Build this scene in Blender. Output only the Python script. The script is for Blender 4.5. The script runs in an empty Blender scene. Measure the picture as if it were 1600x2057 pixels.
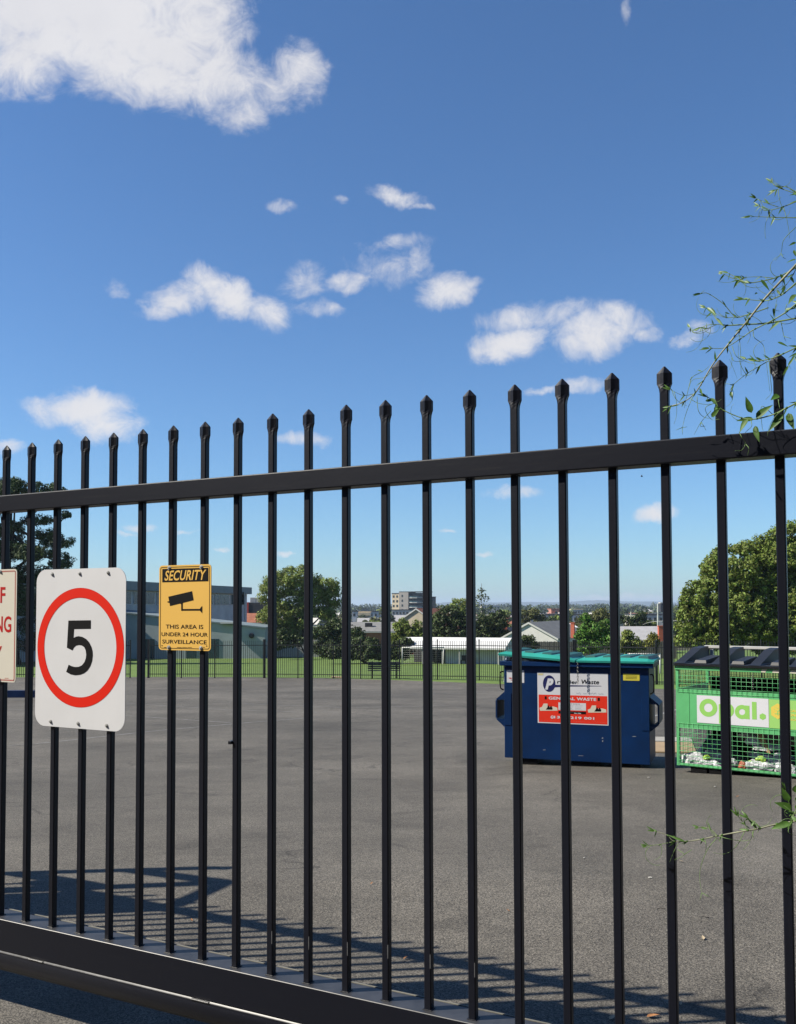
import bpy, bmesh, math, random
import numpy as np
from mathutils import Vector, Matrix
R = math.radians
random.seed(7)
C = bpy.context.scene.collection

# ------------------------------------------------------------------ camera, sky, sun, exposure
EYE = 1.54
F, PITCH, ROLL, CY = 1900.0, 0.041192, 0.003006, 1141.3      # in pixels of the 1600 x 2057 photograph
cam = bpy.data.objects.new('camera', bpy.data.cameras.new('camera')); C.objects.link(cam)
cr, sr = math.cos(ROLL), math.sin(ROLL)
X0 = Vector((1, 0, 0)); V0 = Vector((0, -math.sin(PITCH), math.cos(PITCH))); D0 = Vector((0, math.cos(PITCH), math.sin(PITCH)))
rt = X0*cr - V0*sr; up = X0*sr + V0*cr
m = Matrix((rt, up, -D0)).transposed().to_4x4(); m.translation = (0, 0, EYE)
cam.matrix_world = m
cam.data.sensor_fit = 'HORIZONTAL'; cam.data.sensor_width = 36; cam.data.lens = 36*F/1600
cam.data.shift_y = (CY - 1028.5)/1600
cam.data.clip_end = 40000; cam.data.clip_start = 0.05
bpy.context.scene.camera = cam

SUN_DIR = Vector((-0.74566, -0.09156, 0.66)).normalized()
sun = bpy.data.objects.new('sun', bpy.data.lights.new('sun', 'SUN')); C.objects.link(sun)
sun.data.energy = 5.0; sun.data.angle = R(0.5); sun.data.color = (1.0, 0.93, 0.80)
sun.rotation_euler = SUN_DIR.to_track_quat('Z', 'Y').to_euler(); sun.location = (-20, -5, 30)
vs = bpy.context.scene.view_settings
vs.view_transform = 'Standard'; vs.look = 'None'; vs.exposure = 1.02; vs.gamma = 1
bpy.context.scene.cycles.max_bounces = 6
bpy.context.scene.cycles.volume_bounces = 0

def ray(x, y):
    a, b = x - 800.0, CY - y
    u, v = cr*a + sr*b, -sr*a + cr*b
    v /= F; u /= F
    Y = math.cos(PITCH) - v*math.sin(PITCH); Z = math.sin(PITCH) + v*math.cos(PITCH)
    return Vector((u/Y, 1.0, Z/Y))
def at(x, y, Y): r = ray(x, y)*Y; return Vector((r.x, r.y, r.z + EYE))

CLOUDS = [(150,20,330,150,0,1.50),(300,110,220,110,12,1.40),(420,150,140,85,20,1.20),(490,225,55,50,0,0.90),(600,150,62,68,0,1.00),(545,185,60,45,0,0.80),(50,125,110,75,0,1.10),(385,50,125,130,0,1.30),
 (360,600,75,36,-8,1.00),(320,628,42,20,0,0.80),(450,588,82,44,32,1.15),(540,632,52,38,20,0.95),(240,580,26,20,30,0.58),(610,565,55,38,0,0.58),(632,622,52,17,0,0.62),(695,567,45,22,-8,0.90),
 (800,488,66,20,-6,0.58),(845,528,26,46,0,0.54),(780,540,60,40,0,0.41),(895,585,58,38,-12,1.10),(935,567,36,14,-10,0.76),(562,412,32,15,0,0.66),(792,393,64,20,16,0.95),(842,414,26,9,10,0.66),(693,402,14,9,0,0.51),
 (1018,690,85,35,-8,1.20),(1078,636,118,34,-6,0.78),(1192,672,88,54,-10,1.20),(1245,638,66,36,15,0.95),(1300,672,32,18,-5,0.76),(962,706,32,26,0,0.80),
 (1385,682,44,18,-10,0.78),(1412,660,26,18,0,0.56),(1172,774,46,20,0,0.80),(1098,784,46,9,-12,0.66),(160,820,108,38,0,1.20),(212,850,84,38,8,1.10),(88,812,52,22,0,0.80),(262,856,36,20,0,0.76),
 (5,897,56,14,0,0.80),(612,880,62,17,0,0.80),(1035,991,64,16,0,0.70),(1325,1026,46,19,-8,1.00),(285,1064,44,9,0,0.76),(252,1078,24,5,0,0.66),(376,1065,24,5,0,0.66),(440,1105,18,4,0,0.56),(572,1115,18,6,0,0.76),
 (895,1066,20,4,0,0.56),(973,1112,20,5,0,0.61),(1290,1203,60,11,0,0.71),(1215,1206,70,7,0,0.51),(1085,1207,70,6,0,0.46),(1265,18,12,38,8,0.41),(640,1205,40,6,0,0.46)]
world = bpy.data.worlds.new('World'); bpy.context.scene.world = world; world.use_nodes = True
nt = world.node_tree; N = nt.nodes; L = nt.links; N.clear()
def nd(t, **kw):
    n = N.new(t)
    for k, v in kw.items(): setattr(n, k, v)
    return n
def mth(op, a, b=None, c=None, clamp=False):
    n = nd('ShaderNodeMath', operation=op, use_clamp=clamp)
    for i, v in enumerate((a, b, c)):
        if v is None: continue
        if isinstance(v, (int, float)): n.inputs[i].default_value = v
        else: L.new(v, n.inputs[i])
    return n.outputs[0]
sky = nd('ShaderNodeTexSky', sky_type='NISHITA', sun_disc=False)
sky.sun_elevation = math.asin(SUN_DIR.z); sky.sun_rotation = math.atan2(SUN_DIR.x, SUN_DIR.y)
sky.altitude = 50; sky.air_density = 1.0; sky.dust_density = 0.25; sky.ozone_density = 2.0
tc = nd('ShaderNodeTexCoord'); sep = nd('ShaderNodeSeparateXYZ'); L.new(tc.outputs['Generated'], sep.inputs[0])
ysafe = mth('MAXIMUM', sep.outputs[1], 0.02)
comb = nd('ShaderNodeCombineXYZ'); L.new(mth('DIVIDE', sep.outputs[0], ysafe), comb.inputs[0]); L.new(mth('DIVIDE', sep.outputs[2], ysafe), comb.inputs[1])
wn = nd('ShaderNodeTexNoise'); wn.inputs['Scale'].default_value = 22; wn.inputs['Detail'].default_value = 6; wn.inputs['Roughness'].default_value = .6; L.new(comb.outputs[0], wn.inputs['Vector'])
vm = nd('ShaderNodeVectorMath', operation='MULTIPLY_ADD'); L.new(wn.outputs['Color'], vm.inputs[0]); vm.inputs[1].default_value = (.034, .026, 0); vm.inputs[2].default_value = (-.017, -.013, 0)
vadd = nd('ShaderNodeVectorMath', operation='ADD'); L.new(comb.outputs[0], vadd.inputs[0]); L.new(vm.outputs[0], vadd.inputs[1])
acc = None
for cx, cy, rx, ry, rot, s in CLOUDS:
    r = ray(cx, cy); mp = nd('ShaderNodeMapping', vector_type='TEXTURE')
    mp.inputs['Location'].default_value = (r.x, r.z, 0); mp.inputs['Rotation'].default_value = (0, 0, -R(rot)); mp.inputs['Scale'].default_value = (rx/F*1.12, ry/F*1.12, 1)
    L.new(vadd.outputs[0], mp.inputs['Vector'])
    dp = nd('ShaderNodeVectorMath', operation='DOT_PRODUCT'); L.new(mp.outputs[0], dp.inputs[0]); L.new(mp.outputs[0], dp.inputs[1])
    v = mth('MULTIPLY_ADD', dp.outputs['Value'], -s, s)
    acc = v if acc is None else mth('MAXIMUM', acc, v)
n2 = nd('ShaderNodeTexNoise'); n2.inputs['Scale'].default_value = 26; n2.inputs['Detail'].default_value = 10; n2.inputs['Roughness'].default_value = .71; n2.inputs['Distortion'].default_value = .5
L.new(comb.outputs[0], n2.inputs['Vector'])
field = mth('ADD', mth('MINIMUM', acc, 1.5), mth('MULTIPLY_ADD', n2.outputs[0], 2.3, -1.2))
mr = nd('ShaderNodeMapRange', interpolation_type='SMOOTHSTEP'); L.new(field, mr.inputs[0]); mr.inputs[1].default_value = -0.16; mr.inputs[2].default_value = 1.3
fwd = nd('ShaderNodeMapRange'); L.new(sep.outputs[1], fwd.inputs[0]); fwd.inputs[1].default_value = .2; fwd.inputs[2].default_value = .4
mask = mth('MULTIPLY', mth('MULTIPLY', mr.outputs[0], .96), fwd.outputs[0])
n3 = nd('ShaderNodeTexNoise'); n3.inputs['Scale'].default_value = 9; n3.inputs['Detail'].default_value = 4; L.new(comb.outputs[0], n3.inputs['Vector'])
ccol = nd('ShaderNodeMix', data_type='RGBA'); L.new(n3.outputs[0], ccol.inputs[0])
CB = 1.07
ccol.inputs[6].default_value = (6.4*CB, 6.4*CB, 6.8*CB, 1); ccol.inputs[7].default_value = (8.0*CB, 7.9*CB, 8.0*CB, 1)
hs = nd('ShaderNodeHueSaturation'); L.new(sky.outputs[0], hs.inputs['Color']); hs.inputs['Saturation'].default_value = 1.0; hs.inputs['Value'].default_value = 1.0
tint = nd('ShaderNodeMix', data_type='RGBA', blend_type='MULTIPLY'); tint.inputs[0].default_value = 1; L.new(hs.outputs[0], tint.inputs[6]); tint.inputs[7].default_value = (.72, 1.03, 1.36, 1)
cmix = nd('ShaderNodeMix', data_type='RGBA'); L.new(mask, cmix.inputs[0]); L.new(tint.outputs[2], cmix.inputs[6]); L.new(ccol.outputs[2], cmix.inputs[7])
bg = nd('ShaderNodeBackground'); bg.inputs['Strength'].default_value = 0.051; L.new(cmix.outputs[2], bg.inputs['Color'])
wo = nd('ShaderNodeOutputWorld'); L.new(bg.outputs[0], wo.inputs['Surface'])

# ------------------------------------------------------------------ materials
def mat(name, col, rough=.6, spec=.5, noise=0, nscale=5, col2=None, bump=0, bscale=None, metal=0, coat=0, trans=0, island=0, detail=6, stretch=None):
    col = tuple(c*.59 for c in col); col2 = tuple(c*.59 for c in col2) if col2 else None
    mt = bpy.data.materials.new(name); mt.use_nodes = True
    t = mt.node_tree; b = t.nodes['Principled BSDF']; ln = t.links
    b.inputs['Base Color'].default_value = (*col, 1); b.inputs['Roughness'].default_value = rough
    b.inputs['Specular IOR Level'].default_value = spec; b.inputs['Metallic'].default_value = metal
    if coat: b.inputs['Coat Weight'].default_value = coat; b.inputs['Coat Roughness'].default_value = .08
    co = t.nodes.new('ShaderNodeTexCoord'); vec = co.outputs['Object']
    if stretch:
        mpg = t.nodes.new('ShaderNodeMapping'); mpg.inputs['Scale'].default_value = stretch; ln.new(vec, mpg.inputs[0]); vec = mpg.outputs[0]
    out = None
    if noise or col2:
        n = t.nodes.new('ShaderNodeTexNoise'); n.inputs['Scale'].default_value = nscale; n.inputs['Detail'].default_value = detail; n.inputs['Roughness'].default_value = .6; ln.new(vec, n.inputs['Vector'])
        mx = t.nodes.new('ShaderNodeMix'); mx.data_type = 'RGBA'
        k = t.nodes.new('ShaderNodeMapRange'); k.inputs[1].default_value = .35; k.inputs[2].default_value = .65; ln.new(n.outputs[0], k.inputs[0]); ln.new(k.outputs[0], mx.inputs[0])
        c2 = col2 or tuple(c*(1 + noise) for c in col); c1 = col if col2 else tuple(c*(1 - noise) for c in col)
        mx.inputs[6].default_value = (*c1, 1); mx.inputs[7].default_value = (*c2, 1)
        out = mx.outputs[2]; ln.new(out, b.inputs['Base Color'])
    if island:
        g = t.nodes.new('ShaderNodeNewGeometry'); h = t.nodes.new('ShaderNodeHueSaturation')
        k = t.nodes.new('ShaderNodeMapRange'); k.inputs[3].default_value = 1 - island; k.inputs[4].default_value = 1 + island
        ln.new(g.outputs['Random Per Island'], k.inputs[0]); ln.new(k.outputs[0], h.inputs['Value'])
        k2 = t.nodes.new('ShaderNodeMapRange'); k2.inputs[3].default_value = .5 - island*.05; k2.inputs[4].default_value = .5 + island*.05
        ln.new(g.outputs['Random Per Island'], k2.inputs[0]); ln.new(k2.outputs[0], h.inputs['Hue'])
        if out: ln.new(out, h.inputs['Color'])
        else: h.inputs['Color'].default_value = (*col, 1)
        ln.new(h.outputs[0], b.inputs['Base Color']); out = h.outputs[0]
    if trans:
        tr = t.nodes.new('ShaderNodeBsdfTranslucent'); ms = t.nodes.new('ShaderNodeMixShader'); ms.inputs[0].default_value = trans
        if out: ln.new(out, tr.inputs[0])
        else: tr.inputs[0].default_value = (*col, 1)
        ln.new(b.outputs[0], ms.inputs[1]); ln.new(tr.outputs[0], ms.inputs[2]); ln.new(ms.outputs[0], t.nodes['Material Output'].inputs['Surface'])
    if bump:
        n = t.nodes.new('ShaderNodeTexNoise'); n.inputs['Scale'].default_value = bscale or nscale*4; n.inputs['Detail'].default_value = 4; ln.new(vec, n.inputs['Vector'])
        bp = t.nodes.new('ShaderNodeBump'); bp.inputs['Strength'].default_value = bump; bp.inputs['Distance'].default_value = .01; ln.new(n.outputs[0], bp.inputs['Height']); ln.new(bp.outputs[0], b.inputs['Normal'])
    return mt

def asphalt():
    mt = bpy.data.materials.new('asphalt'); mt.use_nodes = True; t = mt.node_tree; ln = t.links; b = t.nodes['Principled BSDF']
    b.inputs['Roughness'].default_value = .82; b.inputs['Specular IOR Level'].default_value = .35
    co = t.nodes.new('ShaderNodeTexCoord').outputs['Object']
    def noi(s, d=3, r=.6, dist=0):
        n = t.nodes.new('ShaderNodeTexNoise'); n.inputs['Scale'].default_value = s; n.inputs['Detail'].default_value = d; n.inputs['Roughness'].default_value = r; n.inputs['Distortion'].default_value = dist; ln.new(co, n.inputs['Vector']); return n.outputs[0]
    def rng(v, a, b_, c=0, d=1):
        k = t.nodes.new('ShaderNodeMapRange'); ln.new(v, k.inputs[0]); k.inputs[1].default_value = a; k.inputs[2].default_value = b_; k.inputs[3].default_value = c; k.inputs[4].default_value = d; return k.outputs[0]
    vor = t.nodes.new('ShaderNodeTexVoronoi'); vor.inputs['Scale'].default_value = 215; ln.new(co, vor.inputs['Vector'])
    sp = t.nodes.new('ShaderNodeSeparateColor'); ln.new(vor.outputs['Color'], sp.inputs[0])
    def mul(a, c):
        k = t.nodes.new('ShaderNodeMath'); k.operation = 'MULTIPLY'; ln.new(a, k.inputs[0])
        if isinstance(c, float): k.inputs[1].default_value = c
        else: ln.new(c, k.inputs[1])
        return k.outputs[0]
    stone = rng(sp.outputs[0], 0, 1, .25, 1.9)
    fine = rng(noi(300, 2), .3, .7, .6, 1.45)
    pits = rng(noi(95, 3, .7), .36, .52, .55, 1.0)
    big = rng(noi(.55, 5, .62, .4), .3, .7, .72, 1.22)
    mid = rng(noi(3.5, 5, .65), .3, .7, .88, 1.12)
    ve = t.nodes.new('ShaderNodeTexVoronoi'); ve.feature = 'DISTANCE_TO_EDGE'; ve.inputs['Scale'].default_value = .42
    wv = t.nodes.new('ShaderNodeTexNoise'); wv.inputs['Scale'].default_value = 2.2; wv.inputs['Detail'].default_value = 6; ln.new(co, wv.inputs['Vector'])
    wa = t.nodes.new('ShaderNodeVectorMath'); wa.operation = 'MULTIPLY_ADD'; ln.new(wv.outputs['Color'], wa.inputs[0]); wa.inputs[1].default_value = (.9, .9, 0); ln.new(co, wa.inputs[2]); ln.new(wa.outputs[0], ve.inputs['Vector'])
    crack = rng(ve.outputs['Distance'], .0, .009, 0, 1); cm = rng(noi(.30, 2), .50, .58, 1, 0)
    cmx = t.nodes.new('ShaderNodeMath'); cmx.operation = 'MAXIMUM'; ln.new(crack, cmx.inputs[0]); ln.new(cm, cmx.inputs[1]); crk = rng(cmx.outputs[0], 0, 1, .45, 1)
    stain = rng(noi(.9, 4, .6, 1.2), .58, .68, 1.0, .72)
    lanes = rng(noi(.16, 3, .55), .38, .62, .80, 1.14)
    v = mul(mul(mul(mul(mul(mul(mul(stone, fine), pits), big), mid), crk), stain), lanes)
    tint = t.nodes.new('ShaderNodeMix'); tint.data_type = 'RGBA'; ln.new(noi(28, 4), tint.inputs[0])
    tint.inputs[6].default_value = (.105, .096, .080, 1); tint.inputs[7].default_value = (.094, .085, .074, 1)
    vmm = t.nodes.new('ShaderNodeVectorMath'); vmm.operation = 'SCALE'; ln.new(tint.outputs[2], vmm.inputs[0]); ln.new(v, vmm.inputs['Scale'])
    ln.new(vmm.outputs[0], b.inputs['Base Color'])
    bp = t.nodes.new('ShaderNodeBump'); bp.inputs['Strength'].default_value = .55; bp.inputs['Distance'].default_value = .004
    ln.new(mul(stone, pits), bp.inputs['Height']); ln.new(bp.outputs[0], b.inputs['Normal'])
    return mt

def painted_black(nm='black_powder_coat', stretch=(2.2, 2.2, 60), worn=.05):
    mt = mat(nm, (.0105, .0112, .0155), .38, .28, bump=.03, bscale=60)
    t = mt.node_tree; ln = t.links; b = t.nodes['Principled BSDF']
    co = t.nodes.new('ShaderNodeTexCoord'); mp = t.nodes.new('ShaderNodeMapping'); mp.inputs['Scale'].default_value = stretch; ln.new(co.outputs['Object'], mp.inputs[0])
    n = t.nodes.new('ShaderNodeTexNoise'); n.inputs['Scale'].default_value = 2.4; n.inputs['Detail'].default_value = 8; n.inputs['Roughness'].default_value = .7; ln.new(mp.outputs[0], n.inputs['Vector'])
    r = t.nodes.new('ShaderNodeValToRGB'); r.color_ramp.elements[0].position = .58; r.color_ramp.elements[0].color = (.0030, .0038, .0082, 1)
    r.color_ramp.elements[1].position = .82; r.color_ramp.elements[1].color = (worn, worn, worn*1.12, 1); ln.new(n.outputs[0], r.inputs[0]); ln.new(r.outputs[0], b.inputs['Base Color'])
    k = t.nodes.new('ShaderNodeMapRange'); k.inputs[3].default_value = .37; k.inputs[4].default_value = .43; ln.new(n.outputs[0], k.inputs[0]); ln.new(k.outputs[0], b.inputs['Roughness'])
    return mt

def wallmat(name, col, stripe, axis='z', depth=.3, rough=.7, n=.08):
    """painted boards, corrugation or courses as a wave bump"""
    mt = mat(name, col, rough, .3, noise=n, nscale=1.2)
    t = mt.node_tree; ln = t.links; b = t.nodes['Principled BSDF']
    co = t.nodes.new('ShaderNodeTexCoord'); w = t.nodes.new('ShaderNodeTexWave'); w.wave_type = 'BANDS'; w.bands_direction = axis.upper(); w.inputs['Scale'].default_value = stripe; ln.new(co.outputs['Object'], w.inputs['Vector'])
    bp = t.nodes.new('ShaderNodeBump'); bp.inputs['Strength'].default_value = depth; bp.inputs['Distance'].default_value = .03; ln.new(w.outputs[0], bp.inputs['Height']); ln.new(bp.outputs[0], b.inputs['Normal'])
    return mt

def brickmat(name, c1, c2, mortar, scale=1.0):
    mt = mat(name, c1, .85, .2); t = mt.node_tree; ln = t.links; b = t.nodes['Principled BSDF']
    co = t.nodes.new('ShaderNodeTexCoord'); mp = t.nodes.new('ShaderNodeMapping'); mp.inputs['Rotation'].default_value = (R(90), 0, 0); ln.new(co.outputs['Object'], mp.inputs[0])
    br = t.nodes.new('ShaderNodeTexBrick'); br.inputs['Scale'].default_value = 4*scale; br.inputs['Color1'].default_value = (*c1, 1); br.inputs['Color2'].default_value = (*c2, 1); br.inputs['Mortar'].default_value = (*mortar, 1)
    ln.new(mp.outputs[0], br.inputs['Vector']); ln.new(br.outputs[0], b.inputs['Base Color'])
    return mt

M = {}
M['asphalt'] = asphalt()
M['black'] = painted_black(worn=.011); M['black_bar'] = painted_black('black_bar_paint', (60, 60, 1.6), .010)
M['fence'] = mat('fence_black', (.012, .012, .013), .45)
M['post_cap'] = mat('pale_cap', (.35, .35, .33), .5)
M['white_sign'] = mat('reflective_white', (.76, .765, .79), .42, .5, noise=.03, nscale=4.5)
M['red'] = mat('sign_red', (.80, .018, .003), .55, .15)
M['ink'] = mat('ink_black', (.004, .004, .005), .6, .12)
M['yellow'] = mat('sign_yellow', (.88, .53, .11), .5, .3, noise=.015, nscale=3)
M['brown_ink'] = mat('sign_dark_brown', (.012, .006, .004), .6, .15)
M['cream'] = mat('cream_plate', (.74, .70, .60), .45)
M['dark_red'] = mat('lettering_red', (.52, .014, .010), .55, .15)
M['bolt'] = mat('zinc_bolt', (.62, .62, .60), .35, metal=.25, noise=.25, nscale=90)
M['grey_top'] = mat('grey_top_paint', (.045, .047, .055), .45, noise=.3, nscale=12)  # paler grey given to the top faces of the rails
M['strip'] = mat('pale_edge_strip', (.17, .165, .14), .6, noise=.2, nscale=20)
M['worn'] = mat('worn_and_glint_grey', (.12, .12, .125), .4, noise=.3, nscale=40)  # real wear on chips and clips; painted glint on the track lip
M['alu'] = mat('aluminium_back', (.5, .5, .5), .4, metal=1)
M['navy_bin'] = mat('navy_bin_paint', (.0004, .0235, .100), .42, .22, noise=.2, nscale=2.2, bump=.3, bscale=2.2)
M['teal'] = mat('teal_lid_plastic', (.03, .38, .32), .45, .4, noise=.1, nscale=5)
M['teal_dark'] = mat('dark_teal_plastic', (.008, .10, .085), .5)
M['green_bin'] = mat('green_bin_paint', (.115, .47, .18), .4, .5, noise=.12, nscale=3, bump=.06, bscale=8)
M['lid_black'] = mat('black_lid_plastic', (.020, .022, .028), .5, .4, noise=.2, nscale=8)
M['label_white'] = mat('label_white', (.74, .75, .80), .4, noise=.02, nscale=6)
M['label_red'] = mat('label_red', (.85, .035, .012), .5, .25)
M['label_navy'] = mat('label_navy', (.008, .012, .11), .4)
M['label_yellow'] = mat('label_yellow', (.72, .62, .06), .45)
M['pale_yellow'] = mat('label_pale_yellow', (.70, .62, .32), .5)
M['grey_ink'] = mat('grey_ink', (.30, .33, .42), .5)
M['off_white'] = mat('print_off_white', (.72, .68, .55), .5)
M['lime'] = mat('lime_print', (.30, .64, .13), .45)
M['lime_panel'] = mat('lime_panel', (.34, .66, .17), .45)
M['gold'] = mat('gold_print', (.80, .62, .10), .45)
M['chain'] = mat('chain_steel', (.4, .4, .38), .35, metal=1, noise=.3, nscale=60)
M['grey_metal'] = mat('grey_metal', (.55, .55, .53), .4, noise=.1, nscale=4)
M['bag_white'] = mat('white_plastic_bag', (.62, .63, .66), .35, .5, noise=.12, nscale=14, bump=.6, bscale=30)
M['bag_dark'] = mat('dark_plastic_bag', (.02, .035, .06), .3, .5, bump=.6, bscale=30)
M['cardboard'] = mat('cardboard', (.42, .28, .15), .8, noise=.15, nscale=10)
M['orange'] = mat('orange_packet', (.5, .14, .07), .5)
M['apple'] = mat('green_packet', (.30, .5, .05), .5)
M['grass'] = mat('mown_grass', (.125, .205, .048), .9, .2, noise=0, nscale=.9, col2=(.18, .265, .066), bump=.5, bscale=14, detail=10)
M['town_ground'] = mat('suburb_ground', (.07, .085, .04), .95, .1, nscale=.05, col2=(.12, .11, .08))
M['hill'] = mat('wooded_hill', (.035, .05, .03), 1, 0, noise=.2, nscale=.002)
M['bark'] = mat('bark', (.055, .042, .032), .9, .1, noise=.35, nscale=4, bump=.5, bscale=12)
M['gum_bark'] = mat('pale_bark', (.11, .09, .07), .85, .1, noise=.35, nscale=3, bump=.3, bscale=10)
M['line'] = mat('worn_line_paint', (.30, .30, .29), .8, noise=.35, nscale=7)
M['board'] = mat('timber_board', (.42, .30, .17), .8, noise=.2, nscale=3, stretch=(1, 8, 1))
M['concrete'] = mat('concrete', (.42, .40, .36), .85, noise=.12, nscale=3)
M['bench_wood'] = mat('weathered_bench', (.10, .105, .115), .75, noise=.2, nscale=6)
M['window'] = mat('window_glass', (.025, .035, .045), .08, .6)
M['window_blue'] = mat('blue_window_glass', (.03, .075, .10), .15, .6)
M['frame_white'] = mat('white_frame', (.70, .70, .67), .5)
M['vine_stem'] = mat('vine_stem', (.18, .27, .08), .5, .3, noise=.25, nscale=25)
M['vine_wood'] = mat('vine_woody_stem', (.26, .27, .17), .55, .4, noise=.35, nscale=30)
M['vine_leaf'] = mat('vine_leaf', (.085, .19, .03), .5, .25, noise=.3, nscale=45, trans=.32)
M['vine_young'] = mat('young_vine_leaf', (.13, .27, .05), .45, .5, noise=.2, nscale=40, trans=.35)
M['tendril'] = mat('tendril', (.20, .34, .10), .5, .4, trans=.2)
M['dry_leaf'] = mat('dry_leaf', (.38, .17, .06), .8, noise=.3, nscale=60)
M['pale_leaf'] = mat('bleached_leaf', (.52, .42, .28), .8, noise=.2, nscale=60)
M['twig'] = mat('dark_twig', (.012, .010, .009), .8)
M['pebble'] = mat('pale_pebble', (.55, .54, .50), .8, noise=.2, nscale=80)

def newobj(name, me, parent=None, material=None):
    o = bpy.data.objects.new(name, me); C.objects.link(o)
    if material is not None:
        for mm in (material if isinstance(material, (list, tuple)) else [material]): me.materials.append(mm)
    if parent: o.parent = parent
    return o
def tag(o, label=None, cat=None, group=None, kind=None):
    if label: o['label'] = label
    if cat: o['category'] = cat
    if group: o['group'] = group
    if kind: o['kind'] = kind
    return o
def empty(name, loc=(0, 0, 0), rz=0, label=None, cat=None, group=None, mw=None):
    o = bpy.data.objects.new(name, None); C.objects.link(o); o.empty_display_size = .2
    if mw is not None: o.matrix_world = mw
    else: o.location = loc; o.rotation_euler = (0, 0, rz)
    return tag(o, label, cat, group)
def copy_tree(o, parent=None):
    c = o.copy(); C.objects.link(c); c.parent = parent
    for ch in list(o.children): copy_tree(ch, c)
    return c

class MB:
    """collects shapes and builds ONE mesh object"""
    def __init__(s): s.v = []; s.f = []; s.m = []; s.sm = []
    def add(s, vs_, fs, mi=0, smooth=False):
        b = len(s.v); s.v += [tuple(v) for v in vs_]; s.f += [tuple(i + b for i in f) for f in fs]; s.m += [mi]*len(fs); s.sm += [smooth]*len(fs)
    def box(s, x0, x1, y0, y1, z0, z1, mi=0, bev=0, top=None):
        if bev:
            bm = bmesh.new(); bmesh.ops.create_cube(bm, size=1)
            for v in bm.verts: v.co = ((x0 + x1)/2 + v.co.x*(x1 - x0), (y0 + y1)/2 + v.co.y*(y1 - y0), (z0 + z1)/2 + v.co.z*(z1 - z0))
            bmesh.ops.bevel(bm, geom=bm.edges[:], offset=bev, segments=3, profile=.5, affect='EDGES')
            bm.verts.index_update(); bm.normal_update(); k0_ = len(s.m); s.add([v.co[:] for v in bm.verts], [[v.index for v in f.verts] for f in bm.faces], mi)
            if top is not None:
                for q, f in enumerate(bm.faces):
                    if f.normal.z > .5: s.m[k0_ + q] = top
            bm.free(); return
        s.add([(x0,y0,z0),(x1,y0,z0),(x1,y1,z0),(x0,y1,z0),(x0,y0,z1),(x1,y0,z1),(x1,y1,z1),(x0,y1,z1)],
              [(0,3,2,1),(4,5,6,7),(0,1,5,4),(1,2,6,5),(2,3,7,6),(3,0,4,7)], mi)
    def prism(s, poly, a, b, axis='y', mi=0):
        """polygon in the other two axes extruded from a to b"""
        ar = sum(p[0]*q[1] - q[0]*p[1] for p, q in zip(poly, list(poly[1:]) + [poly[0]]))
        if (ar > 0) != ((b > a) != (axis == 'y')): poly = list(poly)[::-1]
        n = len(poly)
        def P(p, t): return {'y': (p[0], t, p[1]), 'x': (t, p[0], p[1]), 'z': (p[0], p[1], t)}[axis]
        s.add([P(p, a) for p in poly] + [P(p, b) for p in poly], [tuple(range(n))[::-1], tuple(range(n, 2*n))] + [(i, (i + 1) % n, n + (i + 1) % n, n + i) for i in range(n)], mi)
    def tube(s, pts, rad, n=6, mi=0, smooth=True):
        pts = [Vector(p) for p in pts]; k = len(pts)
        if not isinstance(rad, (list, tuple)): rad = [rad]*k
        vs_ = []; prev = None
        for i, p in enumerate(pts):
            d = (pts[min(i + 1, k - 1)] - pts[max(i - 1, 0)])
            d = d.normalized() if d.length > 1e-9 else Vector((0, 0, 1))
            a = d.cross(prev if prev else (Vector((0, 0, 1)) if abs(d.z) < .9 else Vector((1, 0, 0)))); a = a.normalized() if a.length > 1e-6 else d.orthogonal().normalized(); b = d.cross(a)
            prev = -d.cross(a) if False else (Vector((0, 0, 1)) if abs(d.z) < .9 else Vector((1, 0, 0)))
            for j in range(n):
                t = 2*math.pi*j/n; vs_.append(p + (a*math.cos(t) + b*math.sin(t))*rad[i])
        fs = [(i*n + j, i*n + (j + 1) % n, (i + 1)*n + (j + 1) % n, (i + 1)*n + j) for i in range(k - 1) for j in range(n)]
        fs += [tuple(range(n))[::-1], tuple(range((k - 1)*n, k*n))]
        s.add(vs_, fs, mi, smooth)
    def bar(s, p, q, w, h=None, mi=0):
        """rectangular bar from p to q"""
        p, q = Vector(p), Vector(q); h = h or w; d = (q - p).normalized(); a = d.cross(Vector((0, 0, 1)));
        a = a.normalized() if a.length > 1e-5 else Vector((1, 0, 0)); b = a.cross(d)
        c = [a*(-w/2) + b*(-h/2), a*(w/2) + b*(-h/2), a*(w/2) + b*(h/2), a*(-w/2) + b*(h/2)]
        s.add([p + k for k in c] + [q + k for k in c], [(0,3,2,1),(4,5,6,7),(0,1,5,4),(1,2,6,5),(2,3,7,6),(3,0,4,7)], mi)
    def build(s, name, material, parent=None):
        me = bpy.data.meshes.new(name); me.from_pydata(s.v, [], s.f); me.update()
        o = newobj(name, me, parent, material)
        me.polygons.foreach_set('material_index', s.m); me.polygons.foreach_set('use_smooth', s.sm)
        return o
def smoothpts(pts, sub=6):
    """Catmull-Rom through 3D points"""
    P = [Vector(p) for p in pts]
    if len(P) < 3: return P
    P = [P[0]*2 - P[1]] + P + [P[-1]*2 - P[-2]]; out = []
    for i in range(1, len(P) - 2):
        for k in range(sub):
            t = k/sub; a, b, c, d = P[i-1:i+3]
            out.append(.5*((2*b) + (c - a)*t + (2*a - 5*b + 4*c - d)*t*t + (3*b - a - 3*c + d)*t**3))
    out.append(P[-2]); return out

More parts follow.
